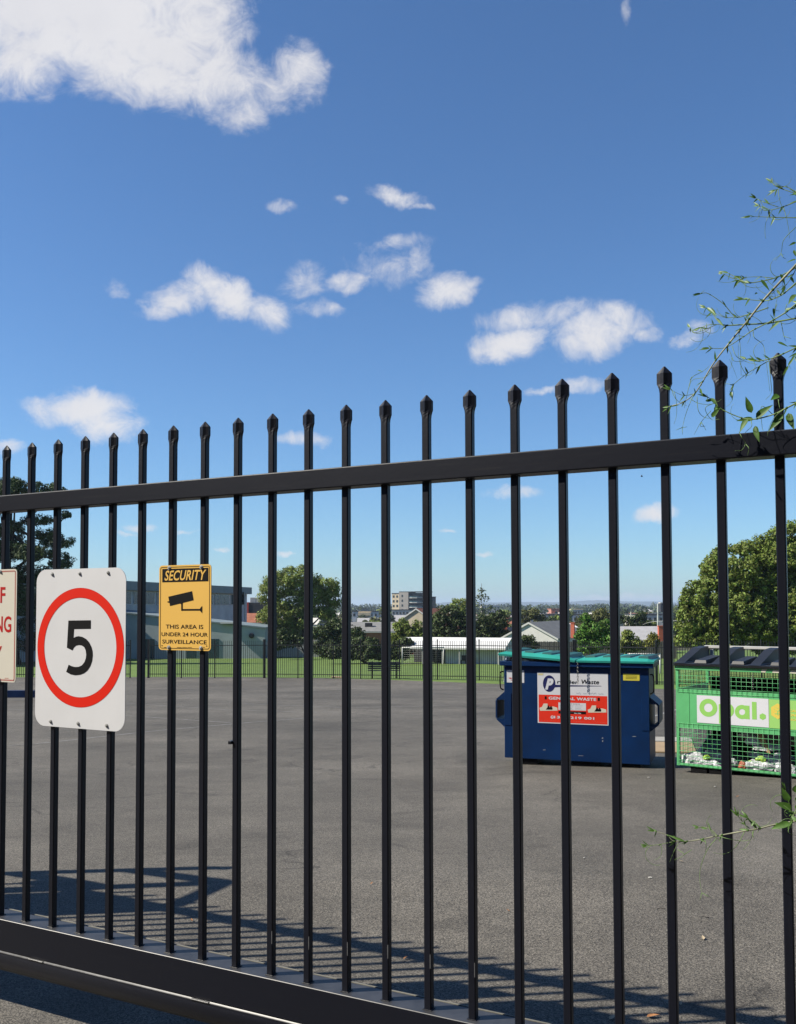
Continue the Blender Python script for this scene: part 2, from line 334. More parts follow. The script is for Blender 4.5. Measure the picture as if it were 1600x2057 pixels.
_text_cache = {}
def text_mesh(txt, bold=0.0):
    key = (txt, bold)
    if key in _text_cache: return _text_cache[key]
    cu = bpy.data.curves.new('t', 'FONT'); cu.body = txt; cu.size = 1; cu.offset = bold; cu.resolution_u = 4; cu.space_character = 1.0 + bold*1.5
    ob = bpy.data.objects.new('t', cu); C.objects.link(ob)
    dg = bpy.context.evaluated_depsgraph_get(); me = bpy.data.meshes.new_from_object(ob.evaluated_get(dg))
    V = [tuple(v.co) for v in me.vertices]; Fc = [tuple(p.vertices) for p in me.polygons]
    bpy.data.objects.remove(ob); bpy.data.curves.remove(cu); bpy.data.meshes.remove(me)
    xs = [v[0] for v in V]; ys = [v[1] for v in V]
    x0, x1, y0, y1 = min(xs), max(xs), min(ys), max(ys)
    res = ([((v[0] - x0)/(x1 - x0), (v[1] - y0)/(y1 - y0)) for v in V], Fc)
    _text_cache[key] = res; return res

class Plate:
    """flat artwork on a plate; (u, v) are positions in a rectified picture of it, mapped to metres"""
    def __init__(s, quad, w, h): s.q = quad; s.w = w; s.h = h      # quad TL, TR, BR, BL in picture units
    def uv(s, x, y):
        (x0, y0), (x1, y1), (x2, y2), (x3, y3) = s.q
        a = (x - x0)/(x1 - x0)
        yt = y0 + (y1 - y0)*a; yb = y3 + (y2 - y3)*a
        return a*s.w, (1 - (y - yt)/(yb - yt))*s.h
    def poly(s, mb, pts, lift, mi=0):
        P = [s.uv(*p) for p in pts]; n = len(P)
        mb.add([(p[0], -lift, p[1]) for p in P], [tuple(range(n))], mi)
    def rect(s, mb, x0, y0, x1, y1, lift, mi=0):
        u0, v0 = s.uv(x0, y0); u1, v1 = s.uv(x1, y1); um, vm1 = s.uv((x0 + x1)/2, y1)
        mb.add([(u0, -lift, v1), (u1, -lift, v1), (u1, -lift, v0), (u0, -lift, v0)], [(0, 1, 2, 3)], mi)
    def text(s, mb, txt, x0, y0, x1, y1, lift, bold=0.0, shear=0.0, mi=0):
        V, Fc = text_mesh(txt, bold)
        u0, v0 = s.uv(x0, y0); u1, v1 = s.uv(x1, y1); sh = shear*abs(v0 - v1)
        W = (u1 - u0) - abs(sh)
        mb.add([(u0 + v[0]*W + sh*v[1], -lift, v1 + v[1]*(v0 - v1)) for v in V], Fc, mi)
    def ellipse(s, mb, cx, cy, rx, ry, lift, mi=0, n=48, inner=None):
        P = [s.uv(cx + rx*math.cos(2*math.pi*i/n), cy + ry*math.sin(2*math.pi*i/n)) for i in range(n)]
        if inner is None: mb.add([(p[0], -lift, p[1]) for p in P], [tuple(range(n))[::-1]], mi)
        else:
            Q = [s.uv(cx + rx*inner*math.cos(2*math.pi*i/n), cy + ry*inner*math.sin(2*math.pi*i/n)) for i in range(n)]
            mb.add([(p[0], -lift, p[1]) for p in P + Q], [(i, n + i, n + (i + 1) % n, (i + 1) % n) for i in range(n)], mi)
def rrect(w, h, r, inset=0, n=8):
    P = []
    for cx, cy, a0 in ((w - r, h - r, 0), (r, h - r, 90), (r, r, 180), (w - r, r, 270)):
        rr = r - inset
        for i in range(n + 1):
            a = R(a0 + 90*i/n); P.append((cx + rr*math.cos(a), cy + rr*math.sin(a)))
    return P

# ------------------------------------------------------------------ the ground
PROF = [(-60, 1.54), (5.4, 1.54), (12.2, 2.03), (42.7, 3.60), (50, 3.73), (80, 4.9), (100, 5.4), (120, 5.9), (150, 6.8), (250, 9), (500, 10.5), (1000, 9.5), (1800, 4), (2600, 1.2), (6000, 1.5), (14000, 2)]
def D(Y):
    for (a, da), (b, db) in zip(PROF, PROF[1:]):
        if Y <= b: return da + (db - da)*max(0, (Y - a))/(b - a)
    return PROF[-1][1]
def gz(Y): return EYE - D(Y)
def on_ground(x, y):
    r = ray(x, y); lo, hi = 1.0, 3000.0
    for _ in range(60):
        mid = (lo + hi)/2
        if r.z*mid + D(mid) > 0: lo = mid
        else: hi = mid
    return Vector((r.x*lo, lo, gz(lo)))
def sheet(name, rows, material, lift=0.0, label=None):
    """rows: list of (Y, x0, x1) or callable; builds a strip mesh following the ground"""
    mb = MB(); n = len(rows[0][1])
    for zl, xs, ys in rows:
        for x, y in zip(xs, ys): mb.v.append((x, y, gz(y) + lift + zl))
    for i in range(len(rows) - 1):
        for j in range(n - 1): a = i*n + j; mb.f.append((a, a + 1, a + n + 1, a + n)); mb.m.append(0); mb.sm.append(False)
    o = mb.build(name, material); tag(o, kind='structure'); return o
edge_px = [(-700, 1364), (254, 1360), (540, 1360.5), (800, 1366.5), (963, 1372.5), (1322, 1384), (2300, 1404)]
EDGE = [on_ground(*p) for p in edge_px]
def yedge(X):
    for a, b in zip(EDGE, EDGE[1:]):
        if X <= b.x: return a.y + (b.y - a.y)*max(0, X - a.x)/(b.x - a.x)
    return EDGE[-1].y
ysg = [-60, 5.4, 12.2, 42.7, 50, 80, 100, 120, 150, 250, 500, 1000, 1800, 2600, 6000, 14000]
sheet('ground', [(-.06, [-(60 + .9*max(y, 0)), 60 + .9*max(y, 0)], [y, y]) for y in ysg], M['town_ground'])
xs = [-60 + 4*i for i in range(31)]
sheet('asphalt_yard', [(0, xs, [min(y, yedge(x)) if y < 42 else (y if y < 42.71 else yedge(x)) for x in xs]) for y in (-14, 5.4, 12.2, 30, 40, 42.7, 60)], M['asphalt'])
sheet('grass_field', [(0, [x*1.0 if y == 0 else x*(1 + .012*(y - 47)) for x in xs], [yedge(x) if y == 0 else max(y, yedge(x)) for x in xs]) for y in (0, 50, 80, 100, 120, 138)], M['grass'])
# worn painted lines on the yard: flat strips a few millimetres above it
def line(name_pts, w):
    P = [on_ground(*p) for p in name_pts]; mb = MB()
    for a, b in zip(P, P[1:]):
        K = 14
        for k in range(K):
            p = a.lerp(b, k/K); q = a.lerp(b, (k + 1)/K); d = (q - p); d.z = 0; n_ = Vector((-d.y, d.x, 0)).normalized()*w/2
            mb.add([(v.x, v.y, gz(v.y) + .005) for v in (p - n_, q - n_, q + n_, p + n_)], [(0, 1, 2, 3)])
    o = mb.build('painted_line', M['line']); tag(o, kind='structure')
line([(-60, 1504), (72, 1495), (300, 1470), (465, 1455), (640, 1441)], .06)
line([(-40, 1422), (254, 1438), (465, 1452.5)], .055)
line([(254, 1413), (465, 1427), (640, 1432)], .05)
line([(-40, 1398), (465, 1385), (620, 1384)], .07)
line([(480, 1414), (700, 1422), (900, 1418)], .06)
line([(700, 1397), (1020, 1392)], .06)
line([(1225, 1466), (1309, 1441), (1345, 1430), (1480, 1392)], .09)
line([(1290, 1463), (1350, 1463.5)], .03)

# ------------------------------------------------------------------ the sliding gate
TH = 1.0825
GD = Vector((-math.sin(TH), math.cos(TH), 0)); GN = Vector((-math.cos(TH), -math.sin(TH), 0)); G0 = Vector((-1.5205, 3.6554, 0))
S = .14; PW = .0228
GM = Matrix((-GD, -GN, Vector((0, 0, 1)))).transposed().to_4x4(); GM.translation = G0     # local x right along the gate, y away, z up from the ground
Z = lambda rel: EYE + rel
def on_gate(x, y, b):
    """photo position -> point b metres in front of the gate's centre plane, in world space"""
    r = ray(x, y); o = G0 + GN*b; t = o.dot(GN)/(r.x*GN.x + r.y*GN.y); return Vector((r.x*t, t, EYE + r.z*t))
gate = empty('sliding_gate', mw=GM, label='large black steel sliding gate of vertical spear-topped bars filling the foreground', cat='gate')
TIP = Z(.6326); BASE = Z(-1.168)
K0, K1 = -22, 44
mb = MB(); mb.box(K0*S - .05, K1*S + .05, -.0325, .0325, Z(.371), Z(.4335), bev=.0035, top=1); mb.build('top_rail', [M['black'], M['grey_top']], gate)
mb = MB(); mb.box(K0*S - .05, K1*S + .05, -.034, .062, Z(-1.284), BASE, bev=.004, top=1); mb.build('bottom_rail', [M['black'], M['grey_top']], gate)
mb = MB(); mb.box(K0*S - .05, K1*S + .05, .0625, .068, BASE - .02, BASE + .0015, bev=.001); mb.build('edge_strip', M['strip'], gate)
# rounded track under the bottom rail, with its lipped cover
mb = MB(); T_ = Z(-1.2855)
prof = [(-.040, T_), (-.0385, T_ - .0035), (-.0405, T_ - .010), (-.0415, T_ - .022), (-.038, T_ - .040), (-.028, T_ - .062), (-.010, T_ - .082), (.015, T_ - .090), (.050, T_ - .090), (.060, T_ - .080), (.060, T_)]
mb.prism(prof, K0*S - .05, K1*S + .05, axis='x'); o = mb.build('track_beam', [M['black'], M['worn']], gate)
for p in o.data.polygons: p.use_smooth = len(p.vertices) == 4
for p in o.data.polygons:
    if p.center.z > T_ - .006 and len(p.vertices) == 4: p.material_index = 1  # bright glint along the lip, put into the colour
for k0_ in (-11.4, -4.6, 1.45, 6.9, 12.4, 17.8):
    mb = MB(); mb.box(k0_*S, k0_*S + .075, -.0435, -.0345, Z(-1.2875), Z(-1.2835), bev=.0012); mb.build('joint_clip', M['worn'], gate)
def picket_mesh():
    h = PW/2; rings = []
    c = .0026
    sq = [(-h, -h + c), (-h + c, -h), (0, -h), (h - c, -h), (h, -h + c), (h, 0), (h, h - c), (h - c, h), (0, h), (-h + c, h), (-h, h - c), (-h, 0)]
    st = [(-.0192, -.0050), (-.0095, -.0085), (0, -.0135), (.0095, -.0085), (.0192, -.0050), (.0180, 0), (.0192, .0050), (.0095, .0085), (0, .0135), (-.0095, .0085), (-.0192, .0050), (-.0180, 0)]
    mid = [((a[0]*.4 + b[0]*.6), (a[1]*.4 + b[1]*.6)) for a, b in zip(sq, st)]
    tip = [(p[0]*.12, p[1]*.12) for p in st]
    H = TIP - BASE
    for z, rg in ((0, sq), (H - .072, sq), (H - .061, [(a[0]*.8 + b[0]*.2, a[1]*.8 + b[1]*.2) for a, b in zip(sq, st)]), (H - .053, mid), (H - .047, st), (H - .019, st), (H, tip)):
        rings.append([(p[0], p[1], z) for p in rg])
    m_ = MB(); n = 12
    m_.add([v for r in rings for v in r], [(i*n + j, i*n + (j + 1) % n, (i + 1)*n + (j + 1) % n, (i + 1)*n + j) for i in range(len(rings) - 1) for j in range(n)] + [tuple(range(n))[::-1], tuple(range(6*n, 7*n))])
    b = h + .003
    m_.box(-b, b, -b, b, -.001, .0022, bev=.0008)        # weld bead at the foot
    return m_
pk0 = picket_mesh().build('picket', M['black_bar'], gate)
pk0.location = (K0*S, 0, BASE); pk0['group'] = 'pickets of the sliding gate'
for k in range(K0 + 1, K1 + 1):
    c = pk0.copy(); C.objects.link(c); c.parent = gate; c.location = (k*S, 0, BASE); c.rotation_euler = (0, 0, 0)
for k, z_ in ((9, .10), (10, .105), (11, .11), (12, .125), (13, .12), (14, .12)):
    mb = MB(); mb.box(k*S + .0085, k*S + .0106, -PW/2 - .0006, -PW/2 + .002, BASE + z_, BASE + z_ + .04); mb.build('paint_chip', M['worn'], gate)
# small latch stop on one picket
mb = MB(); mb.box(8*S - .022, 8*S - .008, -.02, .0, Z(-.448), Z(-.437), bev=.002); mb.build('stop_pin', M['black'], gate)

def bolt_mesh(mb, x, z, y=0, r=.0065):
    mb.tube([(x, y, z), (x, y - .0012, z)], r*1.15, 12, smooth=False)
    mb.tube([(x, y - .0012, z), (x, y - .0042, z)], r*.85, 6, smooth=False)
    mb.tube([(x, y - .0042, z), (x, y - .0068, z)], r*.42, 8, smooth=False)

def sign_plate(name, k0, k1, z0, z1, rad, face, label, b=.018, thick=.0022, bolts=(), body='sign_plate'):
    root = empty(name, label=label, cat='sign')
    root.matrix_world = GM @ Matrix.Translation((k0*S, -b, Z(z0)))
    w, h = (k1 - k0)*S, z1 - z0
    mb = MB(); P = rrect(w, h, rad); mb.prism(P, 0, -thick, axis='y')
    mb.build(body, face, root)
    mb = MB(); mb2 = MB()
    for bx, bz in bolts: 
        m_ = MB(); bolt_mesh(m_, bx, bz, -thick); m_.build('bolt', M['bolt'], root)
    return root, w, h, thick
# 5 km/h sign
root, w, h, t = sign_plate('speed_limit_sign', 1.41, 4.61, -.4355, .1435, .048, M['white_sign'], 'tall white sign with a black 5 in a red ring, bolted to the gate',
    bolts=[((k - 1.41)*S, z) for k in (2, 3, 4) for z in (.018, .561)])
cxm, czm = (3.02 - 1.41)*S, .579/2 + .003
mb = MB(); n = 96
def ring(mb, r0, r1, lift, mi=0):
    V = [(cxm + r*math.cos(2*math.pi*i/n), -lift, czm + r*math.sin(2*math.pi*i/n)) for r in (r1, r0) for i in range(n)]
    mb.add(V, [(i, (i + 1) % n, n + (i + 1) % n, n + i) for i in range(n)], mi)
ring(mb, .1815, .2155, t + .0006); ring(mb, .1800, .1815, t + .0005, 1); ring(mb, .2155, .2165, t + .0005, 1)
mb.build('red_ring', [M['red'], M['dark_red']], root)
five = [(735,727),(975,722),(975,812),(797,817),(792,912),(820,897),(850,892),(890,900),(930,922),(960,955),(985,1005),(997,1050),(999,1095),(993,1150),(975,1205),(945,1252),(910,1282),(868,1300),(815,1308),(765,1300),(717,1275),(743,1198),(775,1212),(810,1220),(850,1217),(885,1200),(912,1165),(926,1125),(930,1085),(924,1040),(908,1007),(880,989),(850,985),(820,993),(798,1013),(783,1045),(722,1018)]
from mathutils.geometry import tessellate_polygon
F5 = [Vector((cxm + (x - 857)/461*.2155, 0, czm + (1012 - y)/631*.2155)) for x, y in five]
tri = tessellate_polygon([[Vector((v.x, v.z, 0)) for v in F5]])
mb = MB(); mb.add([(v.x, -(t + .0008), v.z) for v in F5], [tuple(q) for q in tri]); mb.build('numeral', M['ink'], root)

# yellow security sign
root, w, h, t = sign_plate('security_sign', 5.705, 7.325, -.1445, .1455, .013, M['yellow'], 'small yellow SECURITY sign with a camera picture on the gate',
    bolts=[(.045, .281), (.045 + S, .281), (.045, .009), (.045 + S, .009)])
P = Plate([(470, 165), (960, 150), (957, 985), (468, 970)], w, h)
def border(mb, w, h, r, ins, wd, lift, mi=0):
    A = rrect(w, h, r, ins); B = rrect(w, h, r, ins + wd); n_ = len(A)
    mb.add([(p[0], -lift, p[1]) for p in A + B], [(i, (i + 1) % n_, n_ + (i + 1) % n_, n_ + i) for i in range(n_)], mi)
mb = MB(); border(mb, w, h, .013, .0055, .0020, t + .0005); mb.build('border', M['brown_ink'], root)
mb = MB(); P.poly(mb, [(500, 197), (500, 325), (935, 315), (935, 185)], t + .0005); hd = mb.build('header_band', M['ink'], root)
mb = MB(); P.text(mb, 'SECURITY', 521, 213, 917, 302, t + .0011, bold=.018, shear=.22); mb.build('lettering', M['yellow'], hd)
mb = MB()
P.poly(mb, [(560, 463), (577, 552), (800, 497), (785, 410)], t + .0006); P.poly(mb, [(551, 508), (553, 518), (572, 522), (568, 506)], t + .0005)
P.poly(mb, [(676, 520), (698, 516), (698, 532), (676, 534)], t + .0008); P.poly(mb, [(684, 530), (684, 597), (697, 597), (697, 530)], t + .0009)
P.poly(mb, [(697, 581), (697, 597), (866, 597), (866, 580)], t + .0006); P.poly(mb, [(862, 572), (862, 602), (880, 621), (880, 552)], t + .0009)
mb.build('camera_pictogram', M['ink'], root)
mb = MB()
P.text(mb, 'THIS AREA IS', 538, 729, 890, 773, t + .0006, bold=.010); P.text(mb, 'UNDER 24 HOUR', 497, 802, 932, 848, t + .0006, bold=.010); P.text(mb, 'SURVEILLANCE', 505, 872, 922, 920, t + .0006, bold=.010)
for a, b_ in ((523, 545), (550, 590), (645, 690), (695, 740), (745, 785), (890, 905)): P.rect(mb, a, 946, b_, 951, t + .0005)
P.ellipse(mb, 502, 930, 5, 6, t + .0008, n=10); P.ellipse(mb, 922, 936, 5, 6, t + .0008, n=10)
mb.build('lettering', M['brown_ink'], root)

# red and cream staff parking sign, cut by the left frame edge
root, w, h, t = sign_plate('parking_sign', -1.53, .645, -.2815, .1495, .014, M['cream'], 'cream sign with red lettering and red border at the left edge of the gate',
    bolts=[(.214, .422), (.214, .009), (.354 - .28, .422), (.354 - .28, .009)])
P = Plate([(-445, 190), (180, 168), (165, 1398), (-455, 1375)], w, h)
mb = MB(); border(mb, w, h, .014, .0060, .0022, t + .0005); border(mb, w, h, .014, .0098, .0006, t + .0005); mb.build('border', M['dark_red'], root)
mb = MB()
P.text(mb, 'STAFF', -330, 372, 52, 540, t + .0006, bold=.018); P.text(mb, 'PARKING', -410, 684, 124, 858, t + .0006, bold=.018); P.text(mb, 'ONLY', -285, 1000, 22, 1168, t + .0006, bold=.018)
for a, b_ in ((60, 78), (82, 100)): P.rect(mb, a, 1350, b_, 1355, t + .0005)
mb.build('lettering', M['dark_red'], root)
for x, z_ in ((w - .009, h - .010), (w - .009, .010)): bl = MB(); bl.tube([(x, -t - .0002, z_), (x, -t - .0014, z_)], .0014, 8); bl.build('rivet', M['ink'], root)

# gate guide frame and notice board standing just outside the frame on the left (they cast the angular shadow)
gp = lambda m_, z, b=0: G0 - GD*m_ + GN*b + Vector((0, 0, z))
gf = empty('gate_guide_frame', gp(-3.54, 0, -.02), label='tall black gate guide frame with diagonal bars left of the signs', cat='frame')
inv = Matrix.Translation(-gp(-3.54, 0, -.02))
def gbar(name, pts, wd):
    mb = MB()
    for p, q in pts: mb.bar(inv @ gp(*p), inv @ gp(*q), wd)
    return mb.build(name, M['black'], gf)
gbar('post', [((-3.54, 0, -.02), (-3.54, Z(1.53), -.02))], .095)
gbar('post', [((-2.82, 0, -.02), (-2.82, Z(1.12), -.02))], .085)
gbar('crossbar', [((-3.54, Z(1.13), -.02), (-2.80, Z(1.13), -.02))], .085)
gbar('crossbar', [((-3.54, Z(.56), -.02), (-2.82, Z(.53), -.02))], .085)
gbar('brace', [((-2.80, Z(1.12), -.02), (-2.2, Z(.50), -.02))], .085)
mb = MB(); mb.tube([inv @ gp(-3.54, Z(1.50), -.02), inv @ gp(-3.50, Z(1.61), -.02)], [.04, .05], 10); mb.build('lamp_head', M['black'], gf)
root, w, h, t = sign_plate('notice_sign', -19.8, -14.7, -.42, .40, .02, M['white_sign'], 'plain white notice plate on the far left end of the gate', bolts=[(.1, .79), (.6, .79)])

# ------------------------------------------------------------------ bins
def frame_at(px, py, Y, yaw, name, label, cat):
    p = at(px, py, Y); o = empty(name, (p.x, p.y, p.z), 0, label, cat)
    o.rotation_euler = (0, 0, yaw); return o
BS = 12.35
bin1 = frame_at(1014.5, 1522, BS, R(-20), 'waste_bin', 'dark blue steel waste bin with teal lids behind the gate', 'bin')
W1, H1, D1 = 1.83, 1.19, .78
mb = MB(); mb.box(0, W1, 0, D1, 0, H1, bev=.006)
mb.build('bin_body', M['navy_bin'], bin1)
mb = MB(); mb.box(-.045, W1 + .055, -.05, D1 + .05, H1, H1 + .058, bev=.006); mb.build('rim', M['navy_bin'], bin1)
mb = MB()
for x in (.12, W1/2 - .05, W1 - .42): mb.box(x, x + .3, .03, D1 - .03, -.075, -.002)
mb.build('skid', M['ink'], bin1)
for sx in (0, 1):
    mb = MB(); ox = 0 if sx == 0 else W1; sg = -1 if sx == 0 else 1
    z0, z1, z2, z3 = (.40, .50, .73, .83)
    e = .112; tk = .02
    for a, b_ in (((0, z0), (e, z1)), ((e, z1), (e, z2)), ((e, z2), (0, z3))):
        pa = (ox + sg*a[0], a[1]); pb = (ox + sg*b_[0], b_[1])
        dx, dz = pb[0] - pa[0], pb[1] - pa[1]; l_ = math.hypot(dx, dz); nx, nz = -dz/l_*tk, dx/l_*tk
        mb.prism([pa, pb, (pb[0] + nx, pb[1] + nz), (pa[0] + nx, pa[1] + nz)], .06, .60, axis='y')
    # gusset plates top and bottom
    mb.prism([(ox, z2 + .01), (ox + sg*e, z2 + .01), (ox, z3)], .055, .075, axis='y'); mb.prism([(ox, z1 - .01), (ox + sg*e, z1 - .01), (ox, z0)], .055, .075, axis='y')
    mb.build('fork_pocket', M['navy_bin'], bin1)
    mb = MB(); x0 = .0 if sx == 0 else W1 - .095
    mb.box(x0 + .002, x0 + .093, -.007, -.0015, .42, .835, bev=.002); mb.build('stiffener_plate', M['navy_bin'], bin1)
for (x, sg) in ((-.012, -1), (W1 + .012, 1)):
    mb = MB(); mb.tube(smoothpts([(x, .02, H1 - .08), (x + sg*.04, .01, H1 - .1), (x + sg*.04, .01, H1 - .28), (x, .02, H1 - .32)]), .009, 8); mb.build('handle', M['ink'], bin1)
def lid(x0, x1, zl, zr, name='lid'):
    mb = MB(); T = .05; y0, y1 = -.07, D1 + .04
    def zz(x): return zl + (zr - zl)*(x - x0)/(x1 - x0)
    n_ = 12; prof = []
    for i in range(n_ + 1):
        x = x0 + (x1 - x0)*i/n_; prof.append((x, zz(x)))
    for a, b_ in zip(prof, prof[1:]):
        pass
    V = []; 
    for x, z_ in prof:
        ins = min(1, min(x - x0, x1 - x)/.05); dome = .014*math.sin(math.pi*(x - x0)/(x1 - x0))
        V += [(x, y0, z_ - .002), (x, y0 - .004, z_ + T*.45), (x, y0 + .045, z_ + T + dome - (1 - ins)*.022), (x, y1 - .05, z_ + T*1.1 + dome - (1 - ins)*.022), (x, y1, z_ + T*.5), (x, y1, z_)]
    fs = [(i*6 + j, (i + 1)*6 + j, (i + 1)*6 + (j + 1) % 6, i*6 + (j + 1) % 6) for i in range(n_) for j in range(6)] + [tuple(range(6))[::-1][::-1], tuple(range(n_*6, n_*6 + 6))[::-1]]
    mb.add(V, fs)
    o = mb.build(name, M['teal'], bin1)
    m2 = MB(); c = 4
    for i in range(c):
        xa = x0 + (x1 - x0)*(.10 + .23*i); xb = xa + .13; 
        for q in (0,):
            za = zz(xa) + T + .014; zb = zz(xb) + T + .014
            m2.add([(xa, y0 + .055, za - .02), (xb, y0 + .055, zb - .02), (xb + .06, y1 - .1, zb - .02), (xa + .06, y1 - .1, za - .02), (xa + .01, y0 + .09, za + .016), (xb - .01, y0 + .09, zb + .016), (xb + .05, y1 - .12, zb + .016), (xa + .07, y1 - .12, za + .016)],
                   [(0,3,2,1),(4,5,6,7),(0,1,5,4),(1,2,6,5),(2,3,7,6),(3,0,4,7)])
    m2.build('lid_rib', M['teal_dark'], o)
    return o
lid(-.06, .93, H1 + .135, H1 + .062); lid(.95, W1 + .07, H1 + .062, H1 + .062)
# chains hanging on the front
def chain(x, z0, z1, y=-.075):
    mb = MB(); z_ = z0; i = 0
    while z_ > z1:
        pts = [Vector((x, y, z_ - .016)) + (Vector((.009*math.cos(a), 0, .017*math.sin(a))) if i % 2 else Vector((.003*math.cos(a), .009*math.cos(a), .017*math.sin(a)))) for a in [2*math.pi*j/10 for j in range(11)]]
        mb.tube(pts, .0028, 5); z_ -= .024; i += 1
    return mb.build('chain', M['chain'], bin1)
chain(.965, H1 + .06, H1 - .20, -.065); pass
# labels
def label_root(parent, x, z, w, h, m_, name='label_panel', lift=.002):
    mb = MB(); mb.add([(0, 0, 0), (w, 0, 0), (w, 0, h), (0, 0, h)], [(0, 1, 2, 3)]); o = mb.build(name, m_, parent); o.location = (x, -lift, z); return o
def along(px):          # photo x of a point on the bin's front -> local x
    r = ray(px, 1400); ux, uy = math.cos(R(-20)), math.sin(R(-20)); t = (r.x*bin1.location.y - bin1.location.x)/(ux - r.x*uy); return t
def up_at(px, py, lx):
    ux, uy = math.cos(R(-20)), math.sin(R(-20)); Yp = bin1.location.y + uy*lx; return at(px, py, Yp).z - bin1.location.z
x0, x1 = along(1080.5), along(1222.5); zt, zb = up_at(1080.5, 1350.6, x0), up_at(1080.5, 1452.2, x0)
lw, lh = x1 - x0, zt - zb
lb = label_root(bin1, x0, zb, lw, lh, M['label_white'])
P = Plate([(180, 183), (1448, 208), (1448, 1138), (180, 1085)], lw, lh)
mb = MB(); P.poly(mb, [(200, 580), (200, 1067), (1430, 1120), (1430, 612)], .0012); rp = mb.build('red_panel', M['label_red'], lb)
mb = MB(); P.ellipse(mb, 395, 385, 113, 148, .0012); P.poly(mb, [(470, 405), (455, 455), (700, 437), (1330, 432), (1330, 426), (700, 412)], .0016); mb.build('emblem', M['label_navy'], lb)
mb = MB(); P.text(mb, 'P', 322, 292, 490, 496, .0024, bold=.06, shear=.25); mb.build('lettering', M['label_white'], lb)
mb = MB(); P.text(mb, 'remier', 538, 322, 925, 393, .0020, bold=.012, shear=.2); P.text(mb, 'Waste', 962, 312, 1300, 398, .0020, bold=.012, shear=.2); mb.build('lettering', M['ink'], lb)
mb = MB(); P.rect(mb, 195, 203, 290, 236, .0012); mb.build('sticker', M['pale_yellow'], lb)
mb = MB(); random.seed(3)
for a, b_ in ((880, 965), (1005, 1075), (1125, 1245), (1270, 1365)):
    pts = [(a + (b_ - a)*i/8, 560 + random.uniform(-22, 14) + (1.2*i)) for i in range(9)]
    for p, q in zip(pts, pts[1:]): P.poly(mb, [p, q, (q[0], q[1] + 6), (p[0], p[1] + 6)], .0014)
mb.build('handwriting', M['grey_ink'], lb)
mb = MB(); P.text(mb, 'GENERAL', 385, 617, 860, 684, .0024, bold=.03); P.text(mb, 'WASTE', 890, 633, 1240, 698, .0024, bold=.03); P.text(mb, '1300 219 001', 480, 960, 1200, 1035, .0024, bold=.03)
P.ellipse(mb, 447, 984, 30, 28, .0024, n=20, inner=.62); P.poly(mb, [(432, 965), (440, 1003), (462, 1005), (448, 985)], .0024)
P.text(mb, 'recycling   |   compactors   |   general waste   |   waste management   |   waste auditing & education', 206, 1036, 1420, 1084, .0024, bold=.01)
P.rect(mb, 560, 722, 1055, 872, .0020); mb.build('lettering', M['label_white'], rp)
mb = MB(); P.rect(mb, 560, 872, 1055, 938, .0020)
P.text(mb, 'SUITABLE WASTE', 640, 738, 945, 758, .0026, bold=.03)
for i in range(4):
    for a, b_ in ((580, 700), (720, 840), (860, 1000)): P.rect(mb, a, 776 + i*24, b_ - (i*17) % 40, 782 + i*24, .0026)
mb.build('notice_box', M['ink'], rp)
mb = MB(); P.text(mb, 'No Oils', 845, 905, 965, 930, .0027, bold=.03); P.rect(mb, 590, 890, 840, 898, .0027); mb.build('lettering', M['label_white'], rp)
mb = MB()
for ox, oy in ((0, 0), (870, 35)):
    P.poly(mb, [(225 + ox, 870 + oy), (545 + ox, 868 + oy), (540 + ox, 815 + oy), (470 + ox, 795 + oy), (360 + ox, 800 + oy), (365 + ox, 742 + oy), (290 + ox, 742 + oy), (262 + ox, 800 + oy), (215 + ox, 818 + oy)], .0020)
mb.build('print', M['off_white'], rp)
mb = MB()
for ox, oy in ((0, 0), (870, 35)):
    P.poly(mb, [(330 + ox, 850 + oy), (450 + ox, 852 + oy), (455 + ox, 822 + oy), (425 + ox, 775 + oy), (405 + ox, 812 + oy), (380 + ox, 768 + oy), (355 + ox, 815 + oy)], .0026)
    P.rect(mb, 312 + ox*1.095, 612 + oy*.8, 348 + ox*1.095, 668 + oy*.8, .0020)
mb.build('print', M['ink'], rp)
x0, x1 = along(1019), along(1054); zt, zb = up_at(1019, 1346, x0), up_at(1019, 1371, x0)
l2 = label_root(bin1, x0, zb, x1 - x0, zt - zb, M['label_white'], 'sticker'); mb = MB()
P2 = Plate([(0, 0), (100, 0), (100, 100), (0, 100)], x1 - x0, zt - zb); P2.poly(mb, [(8, 64), (20, 70), (34, 66), (22, 60)], .0012); P2.poly(mb, [(24, 76), (34, 80), (32, 84), (22, 80)], .0012); mb.build('print', M['dark_red'], l2)
x0, x1 = along(1253), along(1286); zt, zb = up_at(1253, 1353.5, x0), up_at(1253, 1367, x0)
l3 = label_root(bin1, x0, zb, x1 - x0, zt - zb, M['label_yellow'], 'sticker'); mb = MB()
P2 = Plate([(0, 0), (100, 0), (100, 100), (0, 100)], x1 - x0, zt - zb)
for i in range(3): P2.rect(mb, 16, 28 + 20*i, 84, 33 + 20*i, .0012)
mb.build('print', M['brown_ink'], l3)

